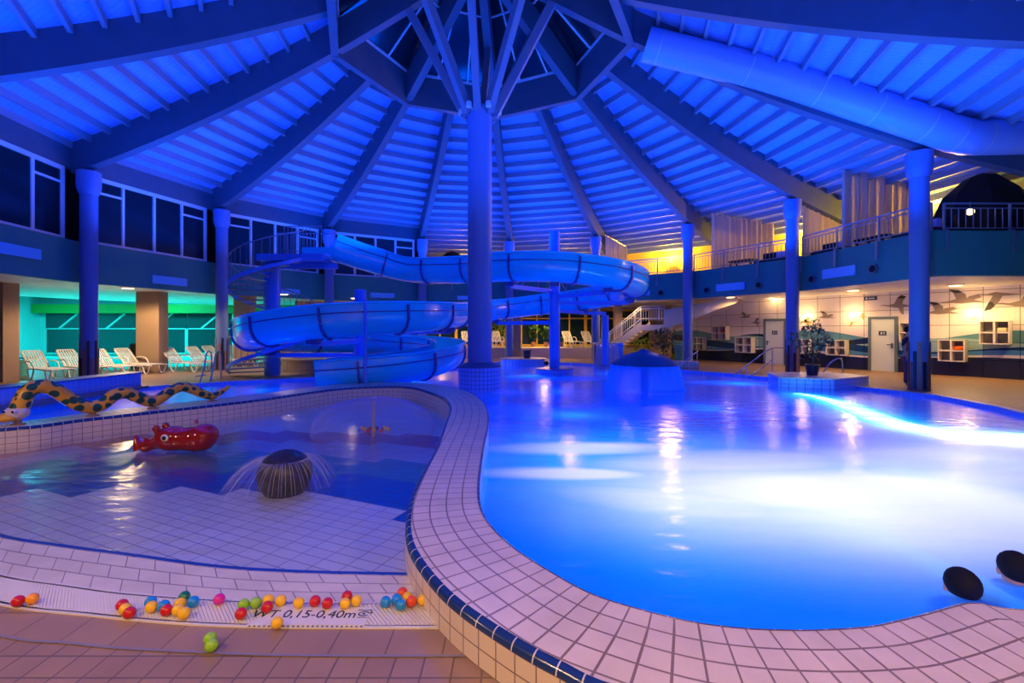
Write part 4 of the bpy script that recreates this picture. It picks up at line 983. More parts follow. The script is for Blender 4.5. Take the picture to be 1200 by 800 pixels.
def door(n, px0, px1, pyt, handle_right, label):
    s0, s1 = wall_s(px0), wall_s(px1); w = s1-s0; o = .05; rz = math.atan2(WD.y, WD.x); base = WA+WD*s0
    t = bpy.data.objects.new('door_%d' % n, None); COL.objects.link(t); t.location = base; struct(t); h = 2.12
    def B(u, oo, z, su, so, sz): m = MB(); m.box(base+WD*u+WN*oo+Vector((0, 0, z)), (su, so, sz), rz); return m
    B(w/2, .04, h/2, w-.1, .05, h).build('door_leaf', M_door, t)
    f = B(.0, .05, h/2+.03, .1, .1, h+.06); 
    for q in (B(w, .05, h/2+.03, .1, .1, h+.06), B(w/2, .05, h+.06, w+.1, .1, .1)): f.add(q.v, q.f)
    f.build('door_frame', M_doorframe, t)
    B(w*.5, .075, 1.55, .26, .01, .18).build('door_sign', mat('sign_dark', (.02, .05, .09), .4), t)
    B(w*.46, .083, 1.55, .05, .004, .10).build('sign_figure', M_white, t); B(w*.56, .083, 1.55, .03, .004, .10).build('sign_figure', M_white, t)
    u = w-.13 if handle_right else .13; hnd = B(u, .09, 1.05, .06, .03, .22); hnd.build('lock_plate', M_doorframe, t); B(u-(.08 if handle_right else -.08), .13, 1.09, .16, .025, .025).build('door_handle', M_steel, t)
door(2, 897, 921, 377, False, ''); door(3, 1020, 1051, 375, True, '')
c = wall_p(1020.5, 349.5, .03); sg2 = thing('direction_sign', 'small dark blue direction sign above the right mural door', 'sign', c)
m = MB(); m.box(c, (.46, .02, .15), math.atan2(WD.y, WD.x)); m.build('sign_plate', mat('sign_navy', (.01, .04, .12), .4), sg2)
m = MB(); m.box(c+WN*.012-WD*.14, (.06, .004, .07), math.atan2(WD.y, WD.x)); m.build('arrow', M_white, sg2)
m = MB(); m.box(c+WN*.012+WD*.04, (.22, .004, .035), math.atan2(WD.y, WD.x)); m.build('lettering_bar', M_white, sg2)
# ================================================================== water slide
Sp = [(-6.75, 17.4, 4.84), (-5.7, 17.9, 4.52), (-4.1, 18.2, 4.12), (-1.9, 17.0, 3.93), (-.3, 15.8, 3.88), (1.4, 15.25, 3.80), (3.3, 15.9, 3.66), (4.7, 17.7, 3.50), (4.65, 19.6, 3.32), (3.3, 21.2, 3.12), (1.3, 21.6, 2.92), (-.5, 20.8, 2.68), (-1.75, 19.1, 2.44), (-2.2, 16.8, 2.28), (-2.75, 14.6, 2.17), (-4.0, 13.15, 2.08),
      (-5.6, 12.95, 1.95), (-7.4, 13.6, 1.72), (-8.6, 15.4, 1.52), (-8.5, 17.5, 1.38), (-7.0, 19.2, 1.24), (-4.9, 19.4, 1.10), (-2.9, 18.2, .98), (-2.2, 16.2, .86), (-2.75, 14.3, .70), (-4.0, 13.15, .56), (-5.35, 12.95, .46)]
sp = resample(smooth_curve(Sp, 12), .22)
slide = thing('water_slide', 'long winding bright blue water slide looping between the columns into the pool', 'water slide', (-5.35, 12.95, -.1))
def uprof(p, d, r=.54, th=.035, hi=.36, out=None):
    s = d.cross(Vector((0, 0, 1))).normalized(); u = s.cross(d).normalized(); pts = []
    def pr(rr, top):
        q = [(-rr-(.0), hi+top)]
        q += [(-rr*math.cos(a), -rr*math.sin(a)) for a in [PI*k/14 for k in range(15)]]
        q += [(rr, hi+top)]; return q
    outer = pr(r, 0); inner = pr(r-th, 0)[::-1]
    # rolled rim lips
    return [p+s*x+u*y for x, y in outer+inner]
def dirs(P, i): return (P[min(i+1, len(P)-1)]-P[max(i-1, 0)]).normalized()
seg = 9
for i0 in range(0, len(sp)-1, seg):
    i1 = min(i0+seg, len(sp)-1); m = MB(); m.loft([uprof(sp[i], dirs(sp, i)) for i in range(i0, i1+1)]); sec = m.build('flume_section', M_slide, slide, True)
    for sgn_ in (-1, 1):
        m = MB(); pts = []
        for i in range(i0, i1+1):
            d = dirs(sp, i); s = d.cross(Vector((0, 0, 1))).normalized(); u = s.cross(d).normalized(); pts.append(sp[i]+s*sgn_*.53+u*.37)
        m.tube(pts, .035, 8); m.build('rim', M_slide, sec, True)
        m = MB(); pts = [q-Vector((0, 0, .27))+(q-sp[i0+j]).normalized()*0 for j, q in enumerate(pts)]
        pts2 = []
        for i in range(i0, i1+1):
            d = dirs(sp, i); s = d.cross(Vector((0, 0, 1))).normalized(); u = s.cross(d).normalized(); pts2.append(sp[i]+s*sgn_*.55+u*.12)
        m.tube(pts2, .018, 6); m.build('seam_bead', M_slided, sec, True)
    if i0 > 0:
        p = sp[i0]; d = dirs(sp, i0); a = uprof(p-d*.03, d, .60, .07, .30); b = uprof(p+d*.03, d, .60, .07, .30)
        m = MB(); m.loft([a, b]); fl = m.build('flange', M_slided, slide, True)
        s = d.cross(Vector((0, 0, 1))).normalized(); u = s.cross(d).normalized()
        for k in range(7):
            an = PI*(k+.5)/7; c = p-(s*math.cos(an)+u*math.sin(an))*.585; m = MB(); m.tube([c-d*.05, c+d*.05], .018, 6); m.build('bolt', M_steel, fl, True)
# support columns
def support(x, y, z0, z1, label, r=.21, arms=()):
    t = thing('slide_support', label, 'support column', (x, y, z0)); m = MB(); m.lathe([(r, 0), (r, z1-z0), (r*.5, z1-z0+.03)], (x, y, z0), 24); m.build('post', M_slide2, t, True)
    m = MB(); m.lathe([(r+.12, .0), (r+.12, .03)], (x, y, max(z0, z0)), 24); m.build('foot_plate', M_slided, t, True)
    for (px_, py_, pz_) in arms:
        m = MB(); m.bar((x, y, pz_-.66), (px_, py_, pz_-.66), .12, .15); arm = m.build('arm', M_slide2, t)
        m = MB(); m.bar((px_-.0, py_, pz_-.66), (px_, py_, pz_-.5), .3, .3); m.build('cradle', M_slided, arm)
        m = MB(); m.tube([(x, y, min(z1, pz_+.9)), (px_+(x-px_)*.22, py_+(y-py_)*.22, pz_-.6)], .012, 6); m.build('stay_cable', M_steel, arm)
    return t
M_slide2 = mat('support_blue', (.08, .28, .80), .35)
s1 = support(1.70, 18.4, -1.35, 5.6, 'blue slide column on a round tiled disc in the pool, arms reaching the upper loop', .215, [(1.4, 15.3, 3.80), (-.1, 16.0, 3.87), (3.3, 15.95, 3.66), (4.7, 18.4, 3.42), (3.3, 21.1, 3.12), (-.7, 20.5, 2.64)])
round_base((1.70, 18.4), .75, -1.35, .13, 'tiled_disc', s1); m = MB(); m.lathe([(.77, .13), (.77, .16)], (1.7, 18.4, 0), 40); m.build('disc_top', M_slided, s1, True)
support(-5.4, 16.4, 0 if False else -.1, 3.1, 'blue slide column in the middle of the lower loop', .2, [(-5.6, 13.0, 1.95), (-2.2, 16.6, 2.27), (-8.55, 16.4, 1.45), (-4.9, 19.3, 1.10)])
support(-3.98, 12.5, -1.35, 2.5, 'thin pole holding the front of the lower slide loop', .035)
support(4.4, 21.7, 0, 2.35, 'short blue slide post at the back right of the upper loop', .16, [(3.2, 21.2, 3.12)])
# ================================================================== spiral stair
ss = thing('spiral_stair', 'blue-lit spiral staircase winding round a thick post up to the slide platform', 'staircase', (-9.0, 17.3, 0)); sx, sy = -9.0, 17.3
m = MB(); m.lathe([(.28, 0), (.28, 4.3), (.30, 4.3), (.30, 4.5)], (sx, sy, 0), 28); m.build('centre_post', M_slide2, ss, True)
NS = 25; hel = []; hel2 = []
for i in range(NS+1):
    a = math.radians(188+i*(512/NS)); z = .17*(i+1) if i < NS else 4.4
    z = .16+(4.34-.16)*i/NS; a2 = a+math.radians(20)
    R_ = 1.42
    if i < NS:
        m = MB(); q = [(sx+r*math.cos(x), sy+r*math.sin(x)) for r, x in ((.26, a-.05), (R_, a-.02), (R_, a2+.03), (.26, a2+.05))]; m.prism(q, z-.04, z); m.build('step', M_rail, ss)
        b0 = Vector((sx+R_*math.cos(a+.1), sy+R_*math.sin(a+.1), z)); m = MB(); m.tube([b0, b0+Vector((0, 0, 1.0))], .011, 6); m.build('baluster', M_rail, ss)
        b0 = Vector((sx+R_*math.cos(a+.28), sy+R_*math.sin(a+.28), z)); m = MB(); m.tube([b0, b0+Vector((0, 0, 1.05))], .011, 6); m.build('baluster', M_rail, ss)
    hel.append(Vector((sx+R_*math.cos(a+.1), sy+R_*math.sin(a+.1), z+1.0))); hel2.append(Vector((sx+(R_+.03)*math.cos(a), sy+(R_+.03)*math.sin(a), z-.05)))
m = MB(); m.tube(smooth_curve(hel, 3), .024, 8); m.build('handrail', M_rail, ss, True)
h2 = smooth_curve(hel2, 3); m = MB(); m.loft([[p+Vector((0, 0, .05)), p-Vector((0, 0, .08)), p-Vector((0, 0, .08))+(p-Vector((sx, sy, p.z))).normalized()*.03, p+Vector((0, 0, .05))+(p-Vector((sx, sy, p.z))).normalized()*.03] for p in h2]); m.build('stringer', M_slide2, ss, True)
pf = thing('slide_platform', 'raised metal platform with railing where the slide begins', 'platform', (-8.0, 17.4, 4.2))
m = MB(); m.prism([(-9.3, 16.75), (-6.9, 16.75), (-6.9, 18.1), (-9.3, 18.1)], 4.22, 4.46); m.build('deck', M_slide2, pf)
m = MB(); m.bar((-9.2, 17.4, 4.1), (-6.6, 17.4, 4.1), .16, .22); m.build('girder', M_slide2, pf)
m = MB(); m.box((-7.05, 16.8, 4.58), (1.2, .04, .24)); m.build('kick_board', M_slide, pf)
for (x0, y0), (x1, y1) in (((-9.2, 18.05), (-6.95, 18.05)), ((-8.3, 16.8), (-6.95, 16.8))):
    for z in (1.0, .1):
        m = MB(); m.tube([(x0, y0, 4.46+z), (x1, y1, 4.46+z)], .02, 8); m.build('rail', M_rail, pf, True)
    n = int(abs(x1-x0)/.13)
    for i in range(n+1): m = MB(); m.tube([(x0+(x1-x0)*i/n, y0, 4.46), (x0+(x1-x0)*i/n, y0, 5.46)], .010, 6); m.build('baluster', M_rail, pf)
# ================================================================== straight staircase to the gallery
st = thing('gallery_stair', 'cream staircase in two flights climbing from the back deck to the gallery', 'staircase', (5.2, 25.5, 0))
M_cream = mat('cream_render', (.74, .62, .44), .6)
q0 = at(706, 420, 26.5); q0.z = 0; q1 = at(757, 378, 25.0); q2 = at(784, 378, 24.2); q3 = at(868, 340, 22.2)
q1.z = q2.z = 1.95; q3.z = 3.3
def flight(a, b, n):
    d = b-a; s = Vector((d.y, -d.x, 0)).normalized(); wd = .65
    for i in range(n):
        p = a+d*((i+.5)/n); m = MB(); m.bar(a+d*(i/n)+Vector((0, 0, d.z/n*.5)), a+d*((i+1)/n)-Vector((0, 0, d.z/n*.5)), 1.3, .05); m.build('step', M_cream, st)
    for k in (-1, 1):
        m = MB(); o = s*wd*k; m.loft([[a+o+Vector((0, 0, -.28 if a.z > 1 else 0)), a+o+Vector((0, 0, .22)), a+o*1.08+Vector((0, 0, .22)), a+o*1.08+Vector((0, 0, -.28 if a.z > 1 else 0))], [b+o+Vector((0, 0, -.30)), b+o+Vector((0, 0, .2)), b+o*1.08+Vector((0, 0, .2)), b+o*1.08+Vector((0, 0, -.30))]]); m.build('stringer', M_cream, st)
flight(q0, q1, 11); flight(q2, q3, 8)
d12 = (q2-q1).normalized(); s12 = Vector((d12.y, -d12.x, 0))
m = MB(); m.bar(q1-Vector((0, 0, .15)), q2-Vector((0, 0, .15)), 1.5, .3); m.build('landing', M_cream, st)
sd = s12 if s12.y < 0 else -s12
for a, b in ((q0, q1), (q1, q2)):
    o = sd*.66
    for z in (.98, .84, .32):
        m = MB(); m.tube([a+o+Vector((0, 0, z)), b+o+Vector((0, 0, z))], .02, 8); m.build('rail', M_plastic, st, True)
    n = int((b-a).length/.13)
    for i in range(n+1):
        p = a.lerp(b, i/n)+o; m = MB(); m.tube([p+Vector((0, 0, .2)), p+Vector((0, 0, .98))], .03 if i % 7 == 0 else .012, 6); m.build('baluster', M_plastic, st)
o = sd*.68; m = MB(); m.loft([[q2+o+Vector((0, 0, -.2)), q2+o+Vector((0, 0, .75)), q2+o*1.1+Vector((0, 0, .75)), q2+o*1.1+Vector((0, 0, -.2))], [q3+o+Vector((0, 0, -.35)), q3+o+Vector((0, 0, -.1)), q3+o*1.1+Vector((0, 0, -.1)), q3+o*1.1+Vector((0, 0, -.35))]]); m.build('solid_balustrade', M_cream, st)
# ================================================================== loungers
def make_lounger():
    t = thing('sun_lounger', 'x', 'sun lounger', (0, 0, 0))
    W_ = .62; M_ = M_plastic
    for y in (-.31, .31):        # side rails with curved leg loops
        m = MB(); m.tube(smooth_curve([(-.18, y, .36), (.3, y, .37), (.9, y, .34), (1.25, y, .33)], 4), .024, 8); m.build('side_rail', M_, t, True)
        for x0 in (-.05, .95):
            m = MB(); m.tube(smooth_curve([(x0-.16, y, .35), (x0-.08, y, .12), (x0, y, .02), (x0+.1, y, .04), (x0+.22, y, .34)], 5), .024, 8); m.build('leg', M_, t, True)
        m = MB(); m.tube(smooth_curve([(-.35, y*1.08, .60), (-.1, y*1.1, .62), (.12, y*1.1, .56), (.26, y*1.06, .37)], 5), .024, 8); m.build('armrest', M_, t, True)
    m = MB()
    for i in range(12): x = -.12+i*.115; m.box((x, 0, .375-.01*(i > 7)), (.085, W_, .018))
    m.build('seat', M_, t)
    m = MB(); b0 = Vector((-.18, 0, .37)); b1 = Vector((-.72, 0, .96)); d = (b1-b0)
    for y in (-.27, .27): m.tube([b0+Vector((0, y, 0)), b0+d*.9+Vector((0, y, 0)), b1+Vector((0, y*.75, 0))], .024, 6)
    for i in range(7):
        y = -.22+i*.0733; m.bar(b0+Vector((0, y, 0)), b0+d*.97+Vector((0, y, 0)), .04, .012, (1, 0, 1))
    for q in (.04, .5, 1.0): m.bar(b0+d*q+Vector((0, -.25, 0)), b0+d*q+Vector((0, .25, 0)), .05, .03)
    m.build('backrest', M_, t)
    return t
proto = make_lounger(); first = True
LG = [(50, 15.9, -.35, 'white plastic sun lounger nearest the left edge, before the turquoise pool'), (90, 16.75, -.35, 'white sun lounger partly hidden by the column at the tiled wall'), (128, 17.2, -.3, 'white sun lounger just right of the column at the tiled wall'), (158, 18.0, -.25, 'white sun lounger before the middle brown pillar'),
      (212, 18.9, -.2, 'white sun lounger just right of the middle brown pillar'), (240, 19.8, -.2, 'white sun lounger behind the pool ladder'), (258, 20.7, -.2, 'white sun lounger partly hidden by the mosaic-striped column'), (283, 21.6, -.15, 'white sun lounger between the mosaic-striped column and the stair foot'),
      (338, 23.2, -1.45, 'leftmost white sun lounger seen below the lower slide loop'), (364, 23.6, -1.45, 'second white sun lounger seen below the lower slide loop'), (388, 24.0, -1.45, 'third white sun lounger seen below the lower slide loop'), (412, 24.4, -1.45, 'white sun lounger just left of the lower loop column')]
for px, Y, rz, lab in LG:
    p = at(px, 0, Y); p.z = 0
    if first: proto.location = p; proto.rotation_euler = (0, 0, rz); proto['label'] = lab; proto['group'] = 'sun loungers'; first = False
    else: dup(proto, p, rz, lab)
for px, lab in ((548, 'terrace lounger left of the central column'), (583, 'terrace lounger right of the central column'), (668, 'terrace lounger right of the slide column'), (691, 'terrace lounger beside the cascade column')):
    p = at(px, 0, 28.2); p.z = .62; dup(proto, p, -1.3, 'pale '+lab)
# ================================================================== plants
def plant(base, height, spread, label, pot=True, trunk=True, seed=1, potm=None, nl=260, leaf=.07, matl=None, cat='potted plant', pr=.16, ph=.28):
    rnd = random.Random(seed); base = Vector(base); t = thing('potted_plant' if pot else 'shrub', label, cat if pot else 'shrub', base); z0 = ph if pot else 0
    if pot:
        m = MB(); m.lathe([(pr*.75, 0), (pr, ph*.9), (pr*1.08, ph*.9), (pr*1.08, ph), (pr*.9, ph), (pr*.9, ph*.92)], base, 20); m.build('pot', potm or M_pot, t, True)
    if trunk:
        m = MB(); m.tube([base+Vector((0, 0, z0*.7)), base+Vector((.03, 0, height*.4)), base+Vector((-.02, .02, height*.75))], [.025, .02, .01], 8)
        for k in range(7):
            a = rnd.uniform(0, 6.3); h0 = height*rnd.uniform(.35, .7); m.tube([base+Vector((0, 0, h0)), base+Vector((spread*.7*math.cos(a), spread*.7*math.sin(a), h0+height*.2))], [.012, .006], 5)
        m.build('trunk', M_bark, t, True)
    m = MB(); cz = z0+(height-z0)*.55; hz = (height-z0)*.48
    for i in range(nl):
        u = Vector((rnd.gauss(0, 1), rnd.gauss(0, 1), rnd.gauss(0, 1))).normalized()*rnd.uniform(.35, 1)**.6
        lump = 1+.25*math.sin(3*u.x+seed)+.2*math.cos(5*u.z+seed*2)
        c = base+Vector((u.x*spread*lump, u.y*spread*lump, cz+u.z*hz)); d = Vector((rnd.gauss(0, 1), rnd.gauss(0, 1), rnd.gauss(0, .7)-.3)).normalized(); s = d.cross(Vector((0, 0, 1))).normalized() if abs(d.z) < .95 else Vector((1, 0, 0))
        L = leaf*rnd.uniform(.7, 1.4); n = s.cross(d)
        m.add([c-d*L*.9, c-s*L*.38+n*L*.06, c+d*L, c+s*L*.38+n*L*.06], [(0, 1, 2, 3)])
    m.build('foliage', matl or M_leaf, t)
    return t
M_leafd = mat('dark_leaf', (.035, .10, .05), .4, noise=.4, nscale=9); M_leafy = mat('yellow_green_leaf', (.25, .38, .04), .5, noise=.5, nscale=8)
# hexagonal planter island
isl = [(7.95, 13.75), (9.26, 13.25), (10.95, 14.15), (10.6, 15.4), (8.5, 15.3)]
m = MB(); m.prism(isl, -1.35, .25); m.build('island', M_islandtile)['kind'] = 'structure'
bpy.data.objects['island'].name = 'trim_61'
m = MB(); m.prism([(x+(9.4-x)*-.015, y+(14.4-y)*-.03) for x, y in isl], .25, .285); o = m.build('trim_62', M_cope2); struct(o)
p = at(952, 440, 14.3); plant((p.x, p.y, .285), 1.72, .58, 'large potted fig tree with dark leaves on the tiled planter island', seed=3, nl=520, leaf=.075, matl=M_leafd, pr=.19, ph=.33)
p = at(777, 0, 22.0); plant((p.x, p.y, 0), 1.85, .5, 'potted tree below the staircase flight', seed=5, nl=420, leaf=.09, matl=M_leafd, potm=M_terra, ph=.5, pr=.35)
p = at(752, 0, 27.6); plant((p.x, p.y, 0), 1.25, .7, 'low leafy shrub beneath the stair landing', pot=False, seed=8, nl=300, leaf=.11, trunk=False, matl=M_leafy)
p = at(790, 0, 25.6); plant((p.x, p.y, 0), 1.0, .6, 'small leafy shrub behind the potted tree under the stair', pot=False, seed=9, nl=240, leaf=.10, trunk=False, matl=M_leafy)
p = at(588, 0, 30.3); plant((p.x, p.y, .62), 2.1, .9, 'bushy yellow-green plant on the terrace right of the central column', seed=11, nl=500, leaf=.14, matl=M_leafy, potm=M_terra)
for px, h, sp_, sd_, lab in ((625, 1.5, .32, 12, 'slender terrace plant right of the slim pillar'), (640, 1.3, .34, 13, 'terrace plant before the middle window'), (657, .6, .4, 14, 'low terrace plant left of the slide column')):
    p = at(px, 0, 28.9); plant((p.x, p.y, .62), h, sp_, lab, seed=sd_, nl=300, leaf=.11, potm=M_terra, ph=.3)
# round tiled island behind
c = (0.55, 23.3); 
pts = [Vector((c[0]+1.12*math.cos(2*PI*k/48), c[1]+.9*math.sin(2*PI*k/48), 0)) for k in range(49)]
m = MB(); m.prism([(p.x, p.y) for p in pts[:-1]], -1.35, .22); o = m.build('trim_63', M_islandtile); struct(o)
m = MB(); m.prism([(c[0]+(p.x-c[0])*1.03, c[1]+(p.y-c[1])*1.03) for p in pts[:-1]], .22, .26); o = m.build('trim_64', M_cope2); struct(o)
m = MB(); m.lathe([(.16, 0), (.2, .35), (.22, .35), (.22, .42), (.18, .42)], (.75, 23.1, .26), 20); tag(m.build('flower_pot', M_pot, None, True), 'empty black pot on the small round tiled island', 'pot')
m = MB(); m.sphere((1.72, 23.0, .02), .11); tag(m.build('buoy', M_black, None, True), 'small black ball at the foot of the round island', 'ball')
# bin
p = at(797, 0, 23.5); t = thing('waste_bin', 'teal waste bin beside the column before the staircase', 'bin', (p.x, p.y, 0))
M_bin = mat('bin_teal', (.05, .25, .28), .4)
m = MB(); m.lathe([(.2, 0), (.26, .72), (.29, .72), (.29, .8)], (p.x, p.y, 0), 18); m.build('body', M_bin, t, True); m = MB(); m.lathe([(.29, .8), (.27, .92), (.12, .98)], (p.x, p.y, 0), 18); m.build('lid', M_bin, t, True)
p = at(25, 0, 16.9); t = thing('waste_bin', 'light turquoise bin behind the leftmost lounger', 'bin', (p.x, p.y, 0))
m = MB(); m.lathe([(.14, 0), (.2, .5), (.22, .5), (.22, .56)], (p.x, p.y, 0), 18); m.build('body', mat('bin_turq', (.15, .6, .6), .4), t, True); m = MB(); m.lathe([(.22, .56), (.2, .60)], (p.x, p.y, 0), 18); m.build('lid', M_bin, t, True)
p = at(163, 0, 19.8); t = thing('waste_bin', 'black bin left of the middle brown pillar', 'bin', (p.x, p.y, 0))
m = MB(); m.lathe([(.28, 0), (.32, 1.0)], (p.x, p.y, 0), 18); m.build('body', M_black, t, True); m = MB(); m.lathe([(.34, 1.0), (.3, 1.1)], (p.x, p.y, 0), 18); m.build('lid', M_black, t, True)
# hot tub
p = (-6.6, 19.9); t = thing('whirlpool', 'low round tiled whirlpool on the deck below the lower slide loop', 'whirlpool', (p[0]-1.5, p[1], 0)); c3 = Vector((p[0]-1.5, p[1], 0))
M_tub = tile('tub_tile', (.35, .25, .2), (.4, .28, .22), (.2, .15, .12), .1, .1, .006, .4, plane='WALL')
m = MB(); m.lathe([(1.65, 0), (1.65, .42), (1.7, .42), (1.7, .5), (1.3, .5), (1.3, .3)], c3, 40); m.build('rim', M_tub, t, True)
m = MB(); m.lathe([(1.29, .40), (1.29, .42)], c3, 40); m.build('tub_water', mat('tub_water', (.15, .25, .5), .08), t)
# ================================================================== stone cascade
p = at(711, 0, 22.6); cx_, cy_ = p.x, p.y; t = thing('water_cascade', 'small water chute with pinkish falling sheet beside the slender column', 'water cascade', (cx_, cy_, -.1))
m = MB(); m.box((cx_-.02, cy_+.5, .95), (1.05, .9, .16)); m.build('lip', M_pillar, t, bevel=.05)
m = MB(); m.box((cx_+.62, cy_+.35, .42), (.28, 1.2, 1.25)); m.build('side_block', M_slide2, t, bevel=.03)
m = MB(); m.box((cx_-.02, cy_+.75, .35), (1.0, .4, 1.1)); m.build('back_block', M_pillar, t)
rows = []
for x in range(22):
    u = x/21; rows.append([Vector((cx_-.5+u*1.0-.25*(k/8)*(1-u), cy_+.1-.75*(k/8)**.6, 1.0-1.1*(k/8)**1.8+.015*math.sin(x*2.1))) for k in range(9)])
o = strip('falling_water', rows, mat('falling_sheet', (.62, .50, .56), .25, alpha=.8, noise=.2, nscale=9), [i/21 for i in range(22)]); o.parent = t; o.location = o.location-t.location
# ================================================================== mushroom fountain
mc = at(755, 0, 14.0); mc.z = 0; t = thing('mushroom_fountain', 'blue mushroom fountain with a curtain of falling water in the pool', 'fountain', (mc.x, mc.y, -1.35))
m = MB(); m.lathe([(.11, -1.35), (.11, .80)], mc, 20); m.build('stem', M_slide2, t, True)
m = MB(); prof = [(.10, .66), (.96, .62), (1.0, .64), (.97, .68), (.8, .79), (.6, .90), (.4, .98), (.2, 1.03), (.16, 1.06), (.1, 1.10), (.02, 1.11)]; m.lathe(prof, mc, 48); m.build('cap', mat('dark_blue_cap', (.025, .05, .16), .35), t, True)
rows = [[mc+Vector((math.cos(2*PI*k/72)*r, math.sin(2*PI*k/72)*r, z)) for k in range(73)] for r, z in ((1.0, .64), (1.04, .5), (1.10, .25), (1.15, 0), (1.2, -.09))]
o = strip('water_curtain', rows, M_veil, [0, .2, .5, .8, 1]); o.parent = t; o.location = o.location-t.location
# ================================================================== paddling pool water bell
bc = gp(438, 504, ZK); t = thing('water_bell_fountain', 'slim pipe with a clear dome of water in the paddling pool', 'fountain', (bc.x, bc.y, -.14))
m = MB(); m.lathe([(.032, -.14), (.032, .48), (.06, .50), (.06, .52), (.01, .53)], (bc.x, bc.y, 0), 16); m.build('pipe', mat('pipe_grey', (.4, .35, .35), .4), t, True)
rows = []
for j in range(15):
    a = PI/2*j/14; rows.append([Vector((bc.x+(1.02*math.sin(a)**.9)*math.cos(2*PI*k/64), bc.y+(1.02*math.sin(a)**.9)*math.sin(2*PI*k/64)*.95, ZK+.56*math.cos(a)**.9)) for k in range(65)])
o = strip('water_bell', rows, M_veil2, [i/14 for i in range(15)], smooth=True); o.parent = t; o.location = o.location-t.location
# ================================================================== mosaic dome fountain
hc = gp(333, 576, ZK); hc.y += .27; hc.x = (334-600)/F*hc.y; t = thing('dome_fountain', 'dark mosaic dome spraying thin jets of water in the paddling pool', 'fountain', (hc.x, hc.y, -.14))
M_mosaic = bpy.data.materials.new('black_mosaic'); M_mosaic.use_nodes = True; nt = M_mosaic.node_tree; bb = nt.nodes['Principled BSDF']; bb.inputs['Roughness'].default_value = .4
g = nt.nodes.new('ShaderNodeTexCoord'); vo = nt.nodes.new('ShaderNodeTexVoronoi'); vo.inputs['Scale'].default_value = 32; nt.links.new(g.outputs['Object'], vo.inputs['Vector']); cr = nt.nodes.new('ShaderNodeValToRGB')
cr.color_ramp.elements[0].color = (.008, .007, .008, 1); cr.color_ramp.elements[1].color = (.035, .026, .02, 1); nt.links.new(vo.outputs['Color'], cr.inputs[0]); nt.links.new(cr.outputs[0], bb.inputs['Base Color'])
HR = .29; prof = [(HR*.72, -.14), (HR*.9, -.05)]+[(HR*math.cos(a), .07+.27*math.sin(a)) for a in [-.35+(PI/2+.35)*k/14 for k in range(14)]]+[(.01, .345)]
m = MB(); m.lathe(prof, (hc.x, hc.y, 0), 36); m.build('dome', M_mosaic, t, True)
m = MB(); rnd = random.Random(4)
for i in range(64):
    a = 2*PI*i/64+rnd.uniform(-.03, .03); r0 = HR*.80; reach = rnd.uniform(.16, .30)+(.12 if math.cos(a) < 0 else 0.05); pts = []
    for k in range(7):
        q = k/6; pts.append(Vector((hc.x+(r0+reach*q)*math.cos(a), hc.y+(r0+reach*q)*math.sin(a), .24+.07*q-.35*q*q)))
    m.tube(pts, [.0022-.0012*k/6 for k in range(7)], 4, caps=False)
m.build('water_jets', M_jet, t)
rows = [[Vector((hc.x+r*math.cos(2*PI*k/60)*(1.15 if math.cos(2*PI*k/60) < 0 else 1), hc.y+r*math.sin(2*PI*k/60), z)) for k in range(61)] for r, z in ((.245, .25), (.32, .24), (.40, .18), (.48, .08), (.54, ZK+.01))]
o = strip('spray', rows, M_veil3, [0, .2, .5, .8, 1], smooth=True); o.parent = t; o.location = o.location-t.location
# ================================================================== spotted snake on the coping
M_snake = bpy.data.materials.new('spotted_snake'); M_snake.use_nodes = True; nt = M_snake.node_tree; bb = nt.nodes['Principled BSDF']; bb.inputs['Roughness'].default_value = .3
g = nt.nodes.new('ShaderNodeTexCoord'); vo = nt.nodes.new('ShaderNodeTexVoronoi'); vo.inputs['Scale'].default_value = 7.2; vo.inputs['Randomness'].default_value = .4; nt.links.new(g.outputs['Object'], vo.inputs['Vector'])
cr = nt.nodes.new('ShaderNodeValToRGB'); e = cr.color_ramp.elements; e[0].position = .47; e[0].color = (.015, .09, .055, 1); e[1].position = .50; e[1].color = (.90, .42, .03, 1)
nt.links.new(vo.outputs['Distance'], cr.inputs[0]); nt.links.new(cr.outputs[0], bb.inputs['Base Color'])
def snake_p(zx, zy, dep=0):
    px = zx/4; py = 420+zy/4; w = .1266+(px-24)/(250-24)*(.0952-.1266); Y = .9/w; return at(px, py, Y*1.0+dep)
sn = [(78, 262), (96, 222), (112, 185), (135, 152), (170, 134), (215, 132), (262, 150), (318, 186), (370, 215), (432, 228), (485, 210), (535, 172), (590, 160), (640, 178), (690, 198), (735, 196), (785, 162), (845, 133), (900, 143), (955, 166), (1000, 174), (1045, 150), (1076, 128)]
sc_ = smooth_curve([snake_p(*q) for q in sn], 6); n = len(sc_)
rad = [.118-.028*(i/n) if i < n*.8 else .0956-.075*((i-n*.8)/(n*.2))**1.6 for i in range(n)]; rad[-1] = .01
t = thing('snake_figure', 'yellow snake play figure with dark green spots waving along the coping', 'play figure', (sc_[0].x, sc_[0].y, ZC)); m = MB(); m.tube(sc_, rad, 16); m.build('body', M_snake, t, True)
hd = snake_p(80, 262); M_yel = mat('snake_yellow', (.9, .45, .04), .3); M_pale = mat('snake_pale', (.75, .62, .5), .4)
m = MB(); m.sphere(hd+Vector((-.0, 0, .03)), .15, 18, (1.05, .9, .75)); hdo = m.build('head', M_pale, t, True)
m = MB(); m.sphere(hd+Vector((-.08, -.08, -.035)), .115, 18, (1.35, 1.0, .62)); m.build('snout', M_yel, hdo, True)
for dx in (-.19, -.1):
    m = MB(); m.sphere(hd+Vector((dx-.02, -.195, -.02)), .014, 8); m.build('nostril', M_black, hdo, True)
